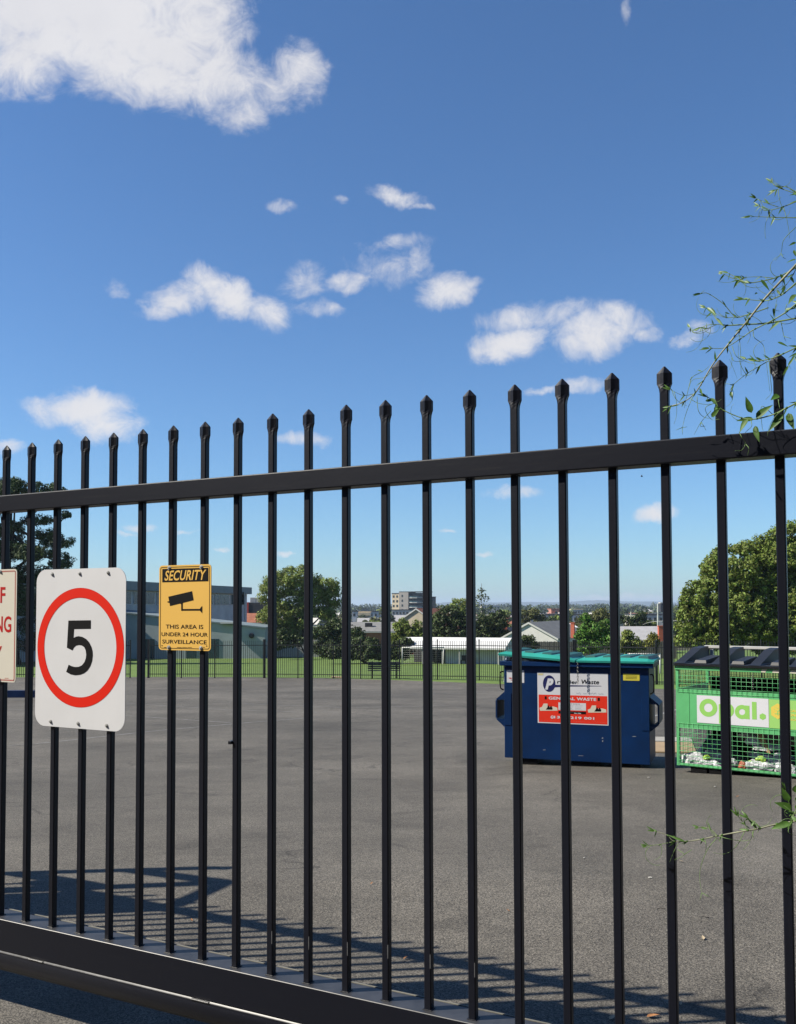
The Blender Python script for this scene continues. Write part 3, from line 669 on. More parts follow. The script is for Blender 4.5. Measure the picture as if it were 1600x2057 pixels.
def crumple(name, loc, sx, sy, sz, m_, seed, label, cat='bag', group=None, rot=0):
    rnd = np.random.RandomState(seed); bm = bmesh.new(); bmesh.ops.create_icosphere(bm, subdivisions=3, radius=1)
    fr = rnd.uniform(-4, 4, (6, 3)); ph = rnd.uniform(0, 6, 6)
    for v in bm.verts:
        q = np.array(v.co); k = 1 + .13*sum(np.sin(fr[i] @ q*1.6 + ph[i]) for i in range(6))/2 + rnd.uniform(-.09, .09)
        v.co = (q[0]*k*sx, q[1]*k*sy, max(q[2]*k, -.55)*sz)
    me = bpy.data.meshes.new(name); bm.to_mesh(me); bm.free(); o = newobj(name, me, None, m_); o.location = loc; o.rotation_euler = (0, 0, rot)
    return tag(o, label, cat, group)
bw = bin1.matrix_basis
for i, (x, y_) in enumerate(((.1, .2), (.3, .1), (.52, .15), (.72, .12))):
    p = Matrix.Translation(bin1.location) @ Matrix.Rotation(R(-20), 4, 'Z') @ Vector((x, y_, H1 + .075))
    crumple('rubbish_bag', p, .12, .12, .045, M['bag_white'], 40 + i, ['first', 'second', 'third', 'fourth'][i] + ' pale bag from the left in the gap under the raised teal lid', group='bags under the raised teal lid')

# green cage bin
YW2 = R(-37); B2Y = 11.3; S2 = .946
bin2 = frame_at(1360.5, 1535.5, B2Y, YW2, 'cage_bin', 'bright green mesh recycling bin with black lids at the right edge', 'bin')
bin2.scale = (S2, S2, S2)
W2, D2, H2 = 2.2, 1.15, 1.235
def zf(v): return v
zr0, zr1 = 1.185, H2          # top rim
zb0, zb1 = .46, .945          # solid band
mb = MB()
mb.box(-.004, W2, -.012, .045, zr0, zr1, bev=.004); mb.box(0, W2, D2 - .045, D2, zr0, zr1); mb.box(0, .045, .045, D2 - .045, zr0, zr1 - .002); mb.box(W2 - .045, W2, .045, D2 - .045, zr0, zr1 - .002)
mb.build('top_rim', M['green_bin'], bin2)
for z_ in (zb0,):
    mb = MB(); mb.box(0, W2, 0, .02, zb0, zb1, bev=.004); mb.box(0, .02, .02, D2, zb0, zb1); mb.box(W2 - .02, W2, .02, D2, zb0, zb1)
    mb.box(.165, .171, -.004, .0005, zb0, zb1)
    mb.build('side_panel', M['green_bin'], bin2)
mb = MB(); mb.box(0, W2, 0, .03, -.012, .022, bev=.003); mb.box(0, .03, .03, D2, -.012, .02); mb.box(0, W2, D2 - .03, D2, -.012, .022); mb.box(W2 - .03, W2, .03, D2 - .03, -.012, .02); mb.build('bottom_rim', M['green_bin'], bin2)
for xx in (0.0, W2 - .035):
    for yy in (0.003, D2 - .038):
        mb = MB(); mb.box(xx, xx + .035, yy, yy + .035, .023, zb0 - .001); mb.build('corner_post', M['green_bin'], bin2)
        mb = MB(); mb.box(xx, xx + .035, yy, yy + .035, zb1 + .001, zr0 - .001); mb.build('corner_post', M['green_bin'], bin2)
def mesh_grid(x0, x1, z0, z1, y, sp=.0605, r=.0023, side=False):
    mb = MB(); n_ = int((x1 - x0)/sp)
    P_ = (lambda a, z_: (a, y, z_)) if not side else (lambda a, z_: (y, a, z_))
    for i in range(n_ + 1): mb.tube([P_(x0 + i*sp, z0), P_(x0 + i*sp, z1)], r, 4)
    nz = int(round((z1 - z0)/sp))
    for i in range(nz + 1): zz_ = z0 + .01 + i*(z1 - z0 - .02)/nz; mb.tube([P_(x0, zz_), P_(x1, zz_)], r*1.1, 4)
    return mb
mesh_grid(.03, W2 - .03, -.005, zb0 + .07, -.009).build('wire_mesh', M['green_bin'], bin2)
mesh_grid(.03, W2 - .03, zb1 - .045, zr0 - .06, -.009).build('wire_mesh', M['green_bin'], bin2)
for z0_, z1_ in ((.02, zb0), (zb1, zr0)):
    mesh_grid(.04, D2 - .04, z0_, z1_, .012, side=True).build('wire_mesh', M['green_bin'], bin2)
    mesh_grid(.04, D2 - .04, z0_, z1_, W2 - .012, side=True).build('wire_mesh', M['green_bin'], bin2)
    mesh_grid(.03, W2 - .03, z0_, z1_, D2 - .012, sp=.0605).build('wire_mesh', M['green_bin'], bin2)
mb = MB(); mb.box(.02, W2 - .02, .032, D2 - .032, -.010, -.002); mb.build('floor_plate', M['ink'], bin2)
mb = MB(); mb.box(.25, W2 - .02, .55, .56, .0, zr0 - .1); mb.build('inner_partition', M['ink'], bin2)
mb = MB()
for x in (.17, .40): mb.box(x, x + .20, .02, .35, -.135, -.014)
for x in (1.2, 1.7): mb.box(x, x + .3, .1, .95, -.135, -.014)
mb.box(.17, W2 - .1, .5, .6, -.10, -.014); mb.build('skid', M['ink'], bin2)
# lids: black slab with ramped ridges rising to the back
mb = MB(); mb.prism([(-.04, H2 + .002), (-.05, H2 + .03), (D2 + .03, H2 + .05), (D2 + .03, H2 + .002)], -.03, W2 + .03, axis='x')
mb.build('lid', M['lid_black'], bin2)
ld = bin2.children[-1]
for i in range(5):
    x = -.02 + .46*i; mb = MB()
    mb.add([(x, -.03, H2 + .034), (x + .15, -.03, H2 + .034), (x + .15, D2*.8, H2 + .045), (x, D2*.8, H2 + .045), (x + .015, .05, H2 + .05), (x + .135, .05, H2 + .05), (x + .135, D2*.55, H2 + .20), (x + .015, D2*.55, H2 + .20), (x + .135, D2*.78, H2 + .215), (x + .015, D2*.78, H2 + .215)],
           [(0, 1, 5, 4), (4, 5, 6, 7), (7, 6, 8, 9), (9, 8, 2, 3), (1, 2, 8, 6, 5), (0, 4, 7, 9, 3)])
    mb.build('lid_ridge', M['lid_black'], ld)
    mb = MB(); xa = x + .24
    mb.add([(xa, .06, H2 + .036), (xa + .15, .06, H2 + .036), (xa + .15, D2*.6, H2 + .042), (xa, D2*.6, H2 + .042), (xa + .01, .08, H2 + .072), (xa + .14, .08, H2 + .072), (xa + .14, D2*.55, H2 + .11), (xa + .01, D2*.55, H2 + .11)], [(0,1,5,4),(4,5,6,7),(7,6,2,3),(1,2,6,5),(0,4,7,3)])
    mb.build('lid_ridge', M['lid_black'], ld)
mb = MB(); mb.box(.05, W2 + .02, D2*.80, D2*.86, H2 + .185, H2 + .222, bev=.006)
for x in (.12, W2 - .15): mb.box(x, x + .04, D2*.81, D2*.85, H2 + .05, H2 + .186)
mb.build('lid_bar', M['grey_metal'], bin2)
mb = MB()
z_ = H2 - .06
for i in range(7):
    pts = [Vector((.955, -.02, z_ - .016)) + (Vector((.009*math.cos(a), 0, .017*math.sin(a))) if i % 2 else Vector((.003*math.cos(a), .009*math.cos(a), .017*math.sin(a)))) for a in [2*math.pi*j/10 for j in range(11)]]
    mb.tube(pts, .0028, 5); z_ -= .026
mb.build('chain', M['chain'], bin2)
# scuffed white paint on the rim
for a, b_ in ((1.05, 1.10), (1.18, 1.33), (1.38, 1.47), (1.6, 1.8)):
    mb = MB(); mb.add([(a, -.0135, zr0 + .006), (b_, -.0135, zr0 + .004), (b_ + .02, -.0135, zr1 - .006), (a + .01, -.0135, zr1 - .008)], [(0, 1, 2, 3)]); mb.build('scuff_mark', M['off_white'], bin2)
for a, z_, w_, h_ in ((1.245, .30, .02, .012), (1.25, .26, .012, .02), (1.395, .15, .008, .05), (1.62, .34, .05, .006), (.5, .12, .04, .006), (.95, .07, .07, .005)):
    mb = MB(); mb.add([(a, -.0012, z_), (a + w_, -.0012, z_ + .003), (a + w_*.8, -.0012, z_ + h_), (a + .003, -.0012, z_ + h_*.7)], [(0, 1, 2, 3)]); mb.build('scuff_mark', M['grey_metal'], bin1)
def along2(px, py=1420):
    r = ray(px, py); ux, uy = math.cos(YW2), math.sin(YW2); return (r.x*bin2.location.y - bin2.location.x)/(ux - r.x*uy)/S2
def up2(px, py, lx): return at(px, py, bin2.location.y + math.sin(YW2)*lx*S2).z/S2 - bin2.location.z/S2
x0, x1 = along2(1401), along2(1545); zt = up2(1401, 1396.3, x0); zb = up2(1401, 1451.5, x0)
lw, lh = x1 - x0, zt - zb
l4 = label_root(bin2, x0, zb, lw, lh, M['label_white'], lift=.004)
P = Plate([(375, 712), (1255, 742), (1262, 1098), (380, 1055)], lw, lh)
mb = MB()
P.ellipse(mb, 520, 868, 113, 112, .0014, inner=.48); P.ellipse(mb, 752, 895, 88, 92, .0014, inner=.42); P.poly(mb, [(652, 820), (652, 1062), (706, 1062), (706, 820)], .0012)
P.ellipse(mb, 938, 912, 88, 88, .0014, inner=.42); P.poly(mb, [(975, 830), (975, 998), (1028, 1000), (1028, 832)], .0012); P.poly(mb, [(1058, 782), (1058, 1000), (1113, 1002), (1113, 784)], .0012)
P.poly(mb, [(1184 + 42*math.sin(a), 963 + 42*math.cos(a)) for a in [math.pi/3*i for i in range(6)]], .0012)
mb.build('lettering', M['lime'], l4)
l5 = label_root(bin2, x1 + .003, zb - .004, .75, lh, M['lime_panel'], lift=.004)
P = Plate([(1262, 742), (2030, 770), (2034, 1130), (1262, 1098)], .75, lh)
mb = MB(); 
P.poly(mb, [(1365 + 88*math.sin(a), 889 + 98*math.cos(a)) for a in [math.pi/3*i for i in range(6)]], .0012)
P.text(mb, 'CARDBOARD', 1490, 862, 1850, 905, .0016, bold=.03); P.text(mb, 'ONLY', 1490, 912, 1640, 952, .0016, bold=.03); P.text(mb, 'NO WASTE', 1490, 972, 1770, 1010, .0016, bold=.02)
mb.build('lettering', M['gold'], l5)
mb = MB()
for a, b_ in (((1365, 889), (1365, 940)), ((1365, 889), (1318, 862)), ((1365, 889), (1412, 862)), ((1330, 920), (1400, 920)), ((1340, 840), (1395, 868))):
    d = 5; P.poly(mb, [(a[0] - d, a[1] - d), (a[0] + d, a[1] + d), (b_[0] + d, b_[1] + d), (b_[0] - d, b_[1] - d)], .0020)
mb.build('print', M['lime_panel'], l5)
B2M = Matrix.Translation(bin2.location) @ Matrix.Rotation(YW2, 4, 'Z') @ Matrix.Diagonal((S2, S2, S2, 1))
trash = [('rubbish_bag', .16, .13, .045, .13, .08, .09, 'bag_white', 1, 'crumpled white bag in the lower left corner of the green cage', 'bag'),
 ('rubbish_bag', .36, .13, .03, .16, .08, .055, 'bag_white', 2, 'flat white bag beside the leftmost bag in the green cage', 'bag'),
 ('rubbish_bag', .62, .15, .035, .08, .08, .07, 'bag_white', 3, 'small grey white bag low behind the third gate bar from the right', 'bag'),
 ('rubbish_bag', .98, .12, .045, .17, .08, .075, 'bag_white', 4, 'long creased white bag lying at the foot of the green cage', 'bag'),
 ('rubbish_bag', 1.28, .12, .04, .13, .08, .08, 'bag_white', 5, 'rounded white bag at the foot of the green cage near the right edge', 'bag'),
 ('rubbish_bag', 1.05, .20, .27, .17, .05, .05, 'bag_white', 6, 'white plastic sheet draped over the heap in the green cage', 'bag'),
 ('rubbish_bag', .90, .20, .34, .11, .05, .07, 'bag_white', 7, 'upright torn white bag at the top of the heap', 'bag'),
 ('rubbish_bag', .80, .24, .40, .09, .04, .035, 'bag_white', 8, 'thin pale strip of plastic sticking up left of the cardboard', 'bag'),
 ('rubbish_bag', 1.12, .28, .12, .26, .12, .14, 'bag_dark', 9, 'dark blue rubbish bag inside the heap of the green cage', 'bag'),
 ('rubbish_bag', .45, .35, .10, .25, .12, .22, 'bag_dark', 10, 'dark rubbish bag in the shade at the left of the green cage', 'bag'),
 ('rubbish_bag', 1.6, .30, .12, .25, .12, .2, 'bag_dark', 12, 'dark rubbish bag past the last gate bar in the green cage', 'bag'),
 ('packet', .78, .10, .045, .045, .03, .05, 'orange', 13, 'small orange packet low in the green cage', 'packet'),
 ('packet', .88, .09, .09, .03, .03, .03, 'apple', 14, 'small lime green packet left of the heap', 'packet'),
 ('packet', 1.0, .10, .135, .06, .03, .04, 'apple', 15, 'bright green packet under the white plastic sheet', 'packet'),
 ('packet', .34, .10, .10, .05, .03, .03, 'apple', 16, 'green scrap lying on the flat white bag', 'packet')]
for nm, x, y_, z_, sx, sy, sz, mk, sd, lb_, ct in trash: crumple(nm, B2M @ Vector((x, y_, z_)), sx, sy, sz, M[mk], sd, lb_, ct, rot=YW2 + (.3 if sd == 6 else 0))
mb = MB(); mb.add([(0, 0, 0), (.09, 0, -.04), (.16, .01, -.25), (.08, .015, -.22), (0, .008, 0), (.09, .008, -.04), (.16, .018, -.25), (.08, .023, -.22)], [(0,1,2,3),(7,6,5,4),(0,4,5,1),(1,5,6,2),(2,6,7,3),(3,7,4,0)])
o = mb.build('cardboard_sheet', M['cardboard']); o.location = B2M @ Vector((.93, .14, .47)); o.rotation_euler = (0, 0, YW2); tag(o, 'bent brown cardboard piece standing up in the heap', 'cardboard')

# boards lying between the bins
def slab(name, px, wd, th, m_, label, cat):
    P_ = [on_ground(*p) for p in px]; mb = MB()
    V = [(p.x, p.y, gz(p.y) + .005) for p in P_] + [(p.x, p.y, gz(p.y) + th) for p in P_]; o_ = Vector(V[0])
    mb.add([Vector(v) - o_ for v in V], [(3, 2, 1, 0), (4, 5, 6, 7), (0, 1, 5, 4), (1, 2, 6, 5), (2, 3, 7, 6), (3, 0, 4, 7)])
    o = mb.build(name, m_); o.location = o_; return tag(o, label, cat)
slab('plywood_board', [(1292, 1512), (1400, 1514), (1392, 1494), (1285, 1492)], 0, .02, M['board'], 'tan plywood board lying on the asphalt between the two bins', 'board')
slab('concrete_strip', [(1284, 1491.5), (1392, 1493), (1388, 1485), (1282, 1483)], 0, .03, M['concrete'], 'pale concrete strip on the ground behind the plywood board', 'slab')

# ------------------------------------------------------------------ vines in front of the gate on the right
def leaf_mesh(mb, base, tip, wd, nrm, fold=.35, droop=.12, mi=0):
    base, tip = Vector(base), Vector(tip); ax = tip - base; ln_ = ax.length; ax.normalize()
    side = ax.cross(nrm).normalized(); up_ = side.cross(ax)
    V = []; n_ = 7
    for i in range(n_ + 1):
        t = i/n_; w_ = wd*.5*math.sin(math.pi*min(1, t**.62))*(1 if t < 1 else 0) + .0002
        c = base + ax*ln_*t - up_*droop*ln_*(t*t)
        V += [c + side*w_ + up_*w_*fold, c, c - side*w_ + up_*w_*fold]
    fs = []
    for i in range(n_): a = i*3; fs += [(a, a + 1, a + 4, a + 3), (a + 1, a + 2, a + 5, a + 4)]
    mb.add(V, fs, mi, True)
def vine(name, origin, scale, stems, tendrils, leaves, minor, label, b0, seed):
    rnd = random.Random(seed); org = on_gate(1500, 800 if name == 'climbing_vine' else 1700, b0)
    root = empty(name, org, label=label, cat='vine')
    def P(x, y, b): return on_gate(origin[0] + x/scale, origin[1] + y/scale, b) - org
    mb = MB(); woody = []; sep_ = []; tms = []; lf = MB()
    for pts, r0, r1, wood in stems:
        b = b0 + rnd.uniform(-.03, .06); pp = smoothpts([P(x, y, b + .012*math.sin(i*1.7 + x*.01)) for i, (x, y) in enumerate(pts)], 7)
        rr = [r0 + (r1 - r0)*i/(len(pp) - 1) for i in range(len(pp))]
        q_ = MB(); q_.tube(pp, rr, 7); (woody if wood else sep_).append(q_)
        for k in range(6, len(pp) - 1, 7):          # nodes with small leaves and shoots
            q = pp[k]; d = (pp[k] - pp[k-1]).normalized()
            mb.tube([q - d*.003, q, q + d*.003], [rr[k]*1.0, rr[k]*1.7, rr[k]], 6)
            for s_ in (-1, 1):
                if rnd.random() < .62:
                    v = (d*rnd.uniform(.2, 1) + (Vector((0, 0, 1))*rnd.uniform(-1, .9) + GD*rnd.uniform(-.3, .3) + GN*rnd.uniform(-.5, .5))).normalized(); l_ = rnd.uniform(.010, .024)
                    leaf_mesh(lf, q, q + v*l_, l_*rnd.uniform(.13, .22), (GN + Vector((rnd.uniform(-.8, .8), 0, rnd.uniform(-.4, 1)))).normalized(), mi=0 if rnd.random() < .5 else 1)
        for _ in range(2 if len(pp) > 14 else 1):       # thin curling tendrils from the nodes
            q = pp[rnd.randrange(4, len(pp) - 1)]; a0 = rnd.uniform(0, 6.28); l_ = rnd.uniform(.03, .085); cu_ = rnd.uniform(-3.4, 3.4); T = [q]; v = Vector((0, 0, -1))*math.cos(a0*.35) + (-GD)*math.sin(a0)*.8
            for h_ in range(9):
                an = cu_*h_/9; w_ = Matrix.Rotation(an, 3, GN) @ v; T.append(T[-1] + w_.normalized()*l_/9 + GN*.002*math.sin(h_))
            q_ = MB(); q_.tube(T, [.0008 - .00045*i/9 for i in range(10)], 5); tms.append(q_)
        e = pp[-1]; d = (pp[-1] - pp[-3]).normalized()
        for _ in range(3):
            v = (d + Vector((rnd.uniform(-.35, .35), rnd.uniform(-.3, .3), rnd.uniform(-.35, .35)))).normalized(); leaf_mesh(lf, e, e + v*rnd.uniform(.012, .026), .004, GN, mi=1)
    for pts in tendrils:
        b = b0 + rnd.uniform(-.02, .06); pp = smoothpts([P(x, y, b + .01*math.sin(i*2.1)) for i, (x, y) in enumerate(pts)], 7)
        q_ = MB(); tms.append(q_); q_.tube(pp, [.0009 - .0005*i/(len(pp) - 1) for i in range(len(pp))], 5)
    for (bx, by, tx, ty, wd, y_) in minor:
        b = b0 + rnd.uniform(0, .04); leaf_mesh(lf, P(bx, by, b), P(tx, ty, b + rnd.uniform(-.01, .02)), wd/scale/800*.78, (GN + Vector((rnd.uniform(-.6, .6), 0, rnd.uniform(-.2, .8)))).normalized(), mi=y_)
    for q_ in woody: q_.build('woody_stem', M['vine_wood'], root)
    for q_ in sep_: q_.build('stem', M['vine_stem'], root)
    for q_ in tms: q_.build('tendril', M['tendril'], root)
    lf.add(mb.v, mb.f, 0, True)
    lf.build('foliage', [M['vine_leaf'], M['vine_young']], root)
    for (bx, by, tx, ty, wd) in leaves:
        m_ = MB(); b = b0 + rnd.uniform(0, .03); leaf_mesh(m_, P(bx, by, b), P(tx, ty, b + .012), wd/scale/800*.95, (GN + Vector((rnd.uniform(-.5, .2), 0, rnd.uniform(.1, .7)))).normalized(), fold=.4)
        m_.build('leaf', M['vine_leaf'], root)
    return root
stems = [([(1290,590),(1206,680),(1020,880),(960,950),(860,1080),(800,1150),(720,1250),(620,1380),(530,1530),(480,1600),(400,1660),(300,1690)], .0030, .0010, True),
 ([(1300,740),(1206,810),(1110,890),(1020,930),(960,935),(830,925)], .0020, .0008, False),
 ([(1300,1030),(1206,1060),(1000,1095),(850,1105),(700,1110),(650,1080),(600,1010),(560,985)], .0023, .0008, False),
 ([(1300,880),(1206,960),(1130,1020),(1030,1080),(900,1145),(820,1200),(700,1270),(590,1275)], .0020, .0007, False),
 ([(1300,630),(1206,700),(1050,775),(860,810),(780,785),(680,742)], .0018, .0007, False),
 ([(860,810),(800,780),(720,738)], .0012, .0006, False), ([(1050,775),(940,765),(820,770)], .0010, .0005, False),
 ([(1010,985),(860,1035),(775,1050),(690,960),(580,885),(525,885)], .0014, .0006, False), ([(780,1050),(700,1055),(620,1020)], .0010, .0005, False),
 ([(860,1105),(740,1110),(600,1105),(520,1130)], .0012, .0005, False), ([(640,1105),(560,1140),(480,1165),(450,1125)], .0009, .0004, False),
 ([(1300,200),(1206,160),(1130,122),(1060,148)], .0012, .0006, False), ([(1300,190),(1206,170),(1100,135),(1030,90)], .0012, .0005, False),
 ([(1300,190),(1206,230),(1100,270),(1000,290),(940,260)], .0014, .0006, False), ([(1080,268),(1000,240),(920,205)], .0009, .0004, False), ([(1300,350),(1206,345),(1030,340),(880,335)], .0015, .0005, False),
 ([(1300,1220),(1206,1270),(1100,1320),(1000,1355),(900,1365),(850,1350)], .0018, .0007, False), ([(1010,1365),(940,1405),(850,1460),(755,1540),(745,1585)], .0011, .0005, False),
 ([(1300,1600),(1206,1665),(1130,1705),(1050,1745),(910,1780),(800,1765),(660,1700),(620,1650),(570,1620)], .0022, .0008, False),
 ([(480,1600),(400,1610),(310,1570)], .0009, .0004, False), ([(1300,560),(1240,640),(1180,760),(1130,830)], .0012, .0006, False), ([(1300,1330),(1206,1310),(1150,1400)], .0010, .0005, False)]
tendr = [[(1206,410),(1120,500),(1100,590),(1060,650)],[(1100,600),(1115,625),(1135,640)],[(750,1260),(780,1330),(850,1370),(930,1390)],[(800,1180),(810,1300),(815,1470)],[(900,1150),(910,1200),(970,1250),(990,1350),(1020,1580)],
 [(480,1600),(440,1690),(410,1780),(395,1850)],[(395,1840),(350,1858)],[(395,1840),(430,1835)],[(395,1840),(397,1890)],[(500,1620),(510,1720),(560,1770),(640,1770)],[(450,1500),(480,1470),(540,1440),(590,1400)],[(600,1720),(530,1800),(480,1890)],[(530,1800),(565,1860)],[(530,1800),(525,1830),(560,1830)],
 [(755,1540),(730,1530),(700,1528)],[(755,1540),(745,1560),(730,1585)],[(460,1480),(430,1600),(410,1700)],[(600,1440),(560,1480),(470,1500),(440,1560)],[(750,1340),(765,1365),(830,1370)],[(1140,960),(1130,1020),(1170,1060),(1206,1080)],[(1100,1090),(1120,1190),(1135,1225)],[(1120,1190),(1170,1205)],
 [(1040,1745),(960,1690),(965,1840),(975,1860)],[(885,1785),(890,1830),(860,1860),(840,1880)],[(800,1870),(820,1910),(845,1950),(820,2000),(770,2005)],[(850,1960),(870,1990),(860,2040)],[(880,1010),(850,1090),(880,1180),(860,1240)],[(1000,900),(1050,880),(1060,920)],[(640,1660),(560,1700),(600,1780),(660,1780)],[(1070,960),(1060,1000),(1090,1010)],[(520,1130),(490,1150),(450,1125)],[(520,890),(555,860)],[(1080,1640),(1090,1700),(1110,1740)],
 [(1010,1340),(1025,1500),(1030,1590),(990,1640)]]
leaves = [(890,1735,845,1620,46),(920,1770,1035,1675,52),(905,1782,780,1785,40),(862,1778,800,1868,42),(915,1828,938,1940,42),(1112,1748,1008,1862,50),(1150,1738,1188,1850,50),(1085,1610,1025,1640,44),(1206,890,1148,955,40),(1300,930,1180,985,44),(620,1720,660,1690,40),(604,1765,660,1700,34)]
minor = [(1095,745,1132,820,30,0),(955,785,1020,860,26,0),(1100,1075,1003,1150,28,0),(880,918,838,975,20,0),(1075,1230,1150,1258,20,0),(600,1630,650,1685,32,1),(560,1650,630,1640,24,0),(1165,765,1195,810,22,0),(1045,990,1052,1045,26,0),(1206,520,1155,540,22,0),(1206,640,1140,658,20,1),(1190,575,1206,620,22,1),(1070,860,1100,900,20,0),(640,1060,690,1120,22,0),(570,985,640,1040,26,1),(800,790,850,810,16,0),(860,1350,960,1370,22,0),(920,1340,980,1370,16,1),(1150,1400,1206,1310,20,0),(520,1560,540,1610,18,1),(300,1690,370,1680,12,0),(380,1670,430,1640,14,1),(1020,340,1080,342,14,1),(960,262,1010,285,12,0),(1130,1000,1206,985,24,1),(830,925,870,915,18,1),(930,880,915,885,18,0),(730,1350,790,1480,2,1),(505,1430,540,1440,12,1),(700,1020,735,1030,12,0),(1206,180,1185,165,22,0)]
vine('climbing_vine', (1260, 340), 3.547, stems, tendr, leaves, minor, 'green climbing vine with curling tendrils hanging over the gate top', .09, 5)
stems2 = [([(1900,330),(1700,400),(1540,432),(1400,455),(1240,495),(1120,515),(870,560),(700,595),(550,615),(440,610),(380,555),(260,515)], .0026, .0008, True),
 ([(430,620),(300,645),(190,655)], .0009, .0004, False), ([(860,570),(780,490),(680,480)], .0011, .0005, False), ([(1230,495),(1200,430),(1140,390)], .0010, .0004, False), ([(1160,490),(1110,450),(1045,365)], .0012, .0006, False),
 ([(1700,380),(1560,330),(1530,220),(1500,130)], .0020, .0009, False), ([(1700,240),(1600,320),(1560,420)], .0015, .0008, False)]
tendr2 = [[(850,585),(770,680),(700,850),(690,980),(710,1100)],[(710,1100),(770,1135),(800,1150)],[(710,1100),(690,1170)],[(1130,490),(1050,640),(970,715),(900,735),(820,720)],[(480,690),(540,740),(450,790)],[(540,740),(620,690)],[(870,565),(960,590),(1080,610),(1170,600)],[(740,600),(750,660),(740,720)],[(1540,470),(1530,530),(1600,560)],[(1190,520),(1195,600)]]
leaves2 = [(1545,440,1360,492,62),(1560,300,1400,245,64),(1535,230,1462,110,66),(1590,150,1620,70,60),(1600,240,1680,180,60)]
minor2 = [(550,615,375,550,26,1),(480,600,440,560,20,1),(700,480,760,500,24,1),(690,590,740,620,20,0),(1230,495,1130,380,26,1),(1180,470,1210,410,22,1),(1500,300,1560,340,30,1),(1540,350,1600,370,40,1),(1560,380,1620,430,40,1),(1590,300,1650,260,40,0),(1500,340,1570,350,24,1)]
vine('vine_shoot', (1260, 1560), 4.706, stems2, tendr2, leaves2, minor2, 'pale green vine shoot reaching in from the right edge over the asphalt', .06, 9)

# fly
p = on_gate(1290, 957, -.35); fl = empty('flying_insect', p, label='tiny dark insect in the air just under the top rail', cat='insect')
mb = MB(); mb.tube([(-.003, 0, 0), (-.001, 0, .0004), (.001, 0, .0006), (.0032, 0, 0)], [.0006, .0018, .0016, .0007], 8); mb.build('insect_body', M['ink'], fl)
for s_ in (-1, 1):
    mb = MB(); mb.add([(0, 0, .001), (.001, s_*.004, .004), (-.002, s_*.005, .0035), (-.003, s_*.001, .0012)], [(0, 1, 2, 3)]); mb.build('wing', M['grey_ink'], fl)

# litter on the asphalt
def litter(name, x, y, kind, l_, rot, label, cat):
    p = on_ground(x, y); mb = MB()
    if kind == 'twig': mb.tube([(0, 0, .004), (l_*.4, .004, .007), (l_*.7, -.003, .004), (l_, .006, .004)], [.0022, .0018, .0014, .0008], 6)
    elif kind == 'pebble':
        bm = bmesh.new(); bmesh.ops.create_icosphere(bm, subdivisions=2, radius=1)
        for v in bm.verts: v.co *= 1 + .18*math.sin(v.co.x*5 + v.co.y*3 + x)
        mb.add([(v.co.x*l_, v.co.y*l_*.7, v.co.z*l_*.4 + l_*.3) for v in bm.verts], [[v.index for v in f.verts] for f in bm.faces]); bm.free()
    else: leaf_mesh(mb, (0, 0, .003), (l_, 0, .012), l_*.42, Vector((0, 0, 1)), fold=.35, droop=.05)
    o = mb.build(name, {'twig': M['twig'], 'pebble': M['pebble'], 'dry': M['dry_leaf'], 'pale': M['pale_leaf']}[kind]); o.location = (p.x, p.y, p.z + .002); o.rotation_euler = (0, 0, rot); tag(o, label, cat)
for a in [('twig', 1321, 1829, 'twig', .05, .2, 'short dark curved twig on the asphalt left of the third bar from the right', 'twig'), ('twig', 1425, 1846, 'twig', .045, 2.9, 'short dark twig on the asphalt below the hanging vine shoot', 'twig'),
 ('fallen_leaf', 1414, 1890, 'pale', .035, 1.4, 'pale upright dry leaf on the asphalt below the dark twigs', 'leaf'), ('fallen_leaf', 1300, 2046, 'dry', .05, .1, 'flat orange brown leaf at the bottom of the photo', 'leaf'),
 ('fallen_leaf', 1368, 2022, 'pale', .025, 1.2, 'small cream leaf just above the orange brown one at the bottom', 'leaf'), ('fallen_leaf', 1374, 1733, 'pale', .03, 3.0, 'cream dry leaf beside the hanging vine tendril', 'leaf'),
 ('fallen_leaf', 811, 1929, 'dry', .022, .6, 'tiny orange leaf lying in the barred gate shadow', 'leaf'), ('fallen_leaf', 386, 1853, 'dry', .024, 2.0, 'dark red leaf in the gate shadow at the left', 'leaf'),
 ('fallen_leaf', 745, 1778, 'dry', .02, .9, 'rust coloured leaf on bare asphalt left of the middle bar', 'leaf'), ('fallen_leaf', 1024, 1833, 'dry', .02, 2.4, 'little reddish leaf on open asphalt right of the middle', 'leaf'),
 ('fallen_leaf', 1225, 2051, 'pale', .045, .7, 'pale brown leaf cluster on the lower frame edge', 'leaf'), ('pebble', 1307, 1765, 'pebble', .011, 0, 'grey white pebble on the asphalt left of the vine tendril', 'pebble'),
 ('pebble', 1304, 1563, 'pebble', .014, .5, 'white stone on the asphalt in front of the blue bin', 'pebble'), ('pebble', 1437, 1582, 'pebble', .014, .8, 'white scrap of grit below the green bin', 'pebble'), ('pebble', 1174, 1725, 'pebble', .008, .8, 'tiny pale pebble in the middle of the open asphalt', 'pebble'),
 ('fallen_leaf', 1480, 1602, 'dry', .04, .4, 'reddish leaf on the asphalt under the right end of the green bin', 'leaf')]: litter(*a)

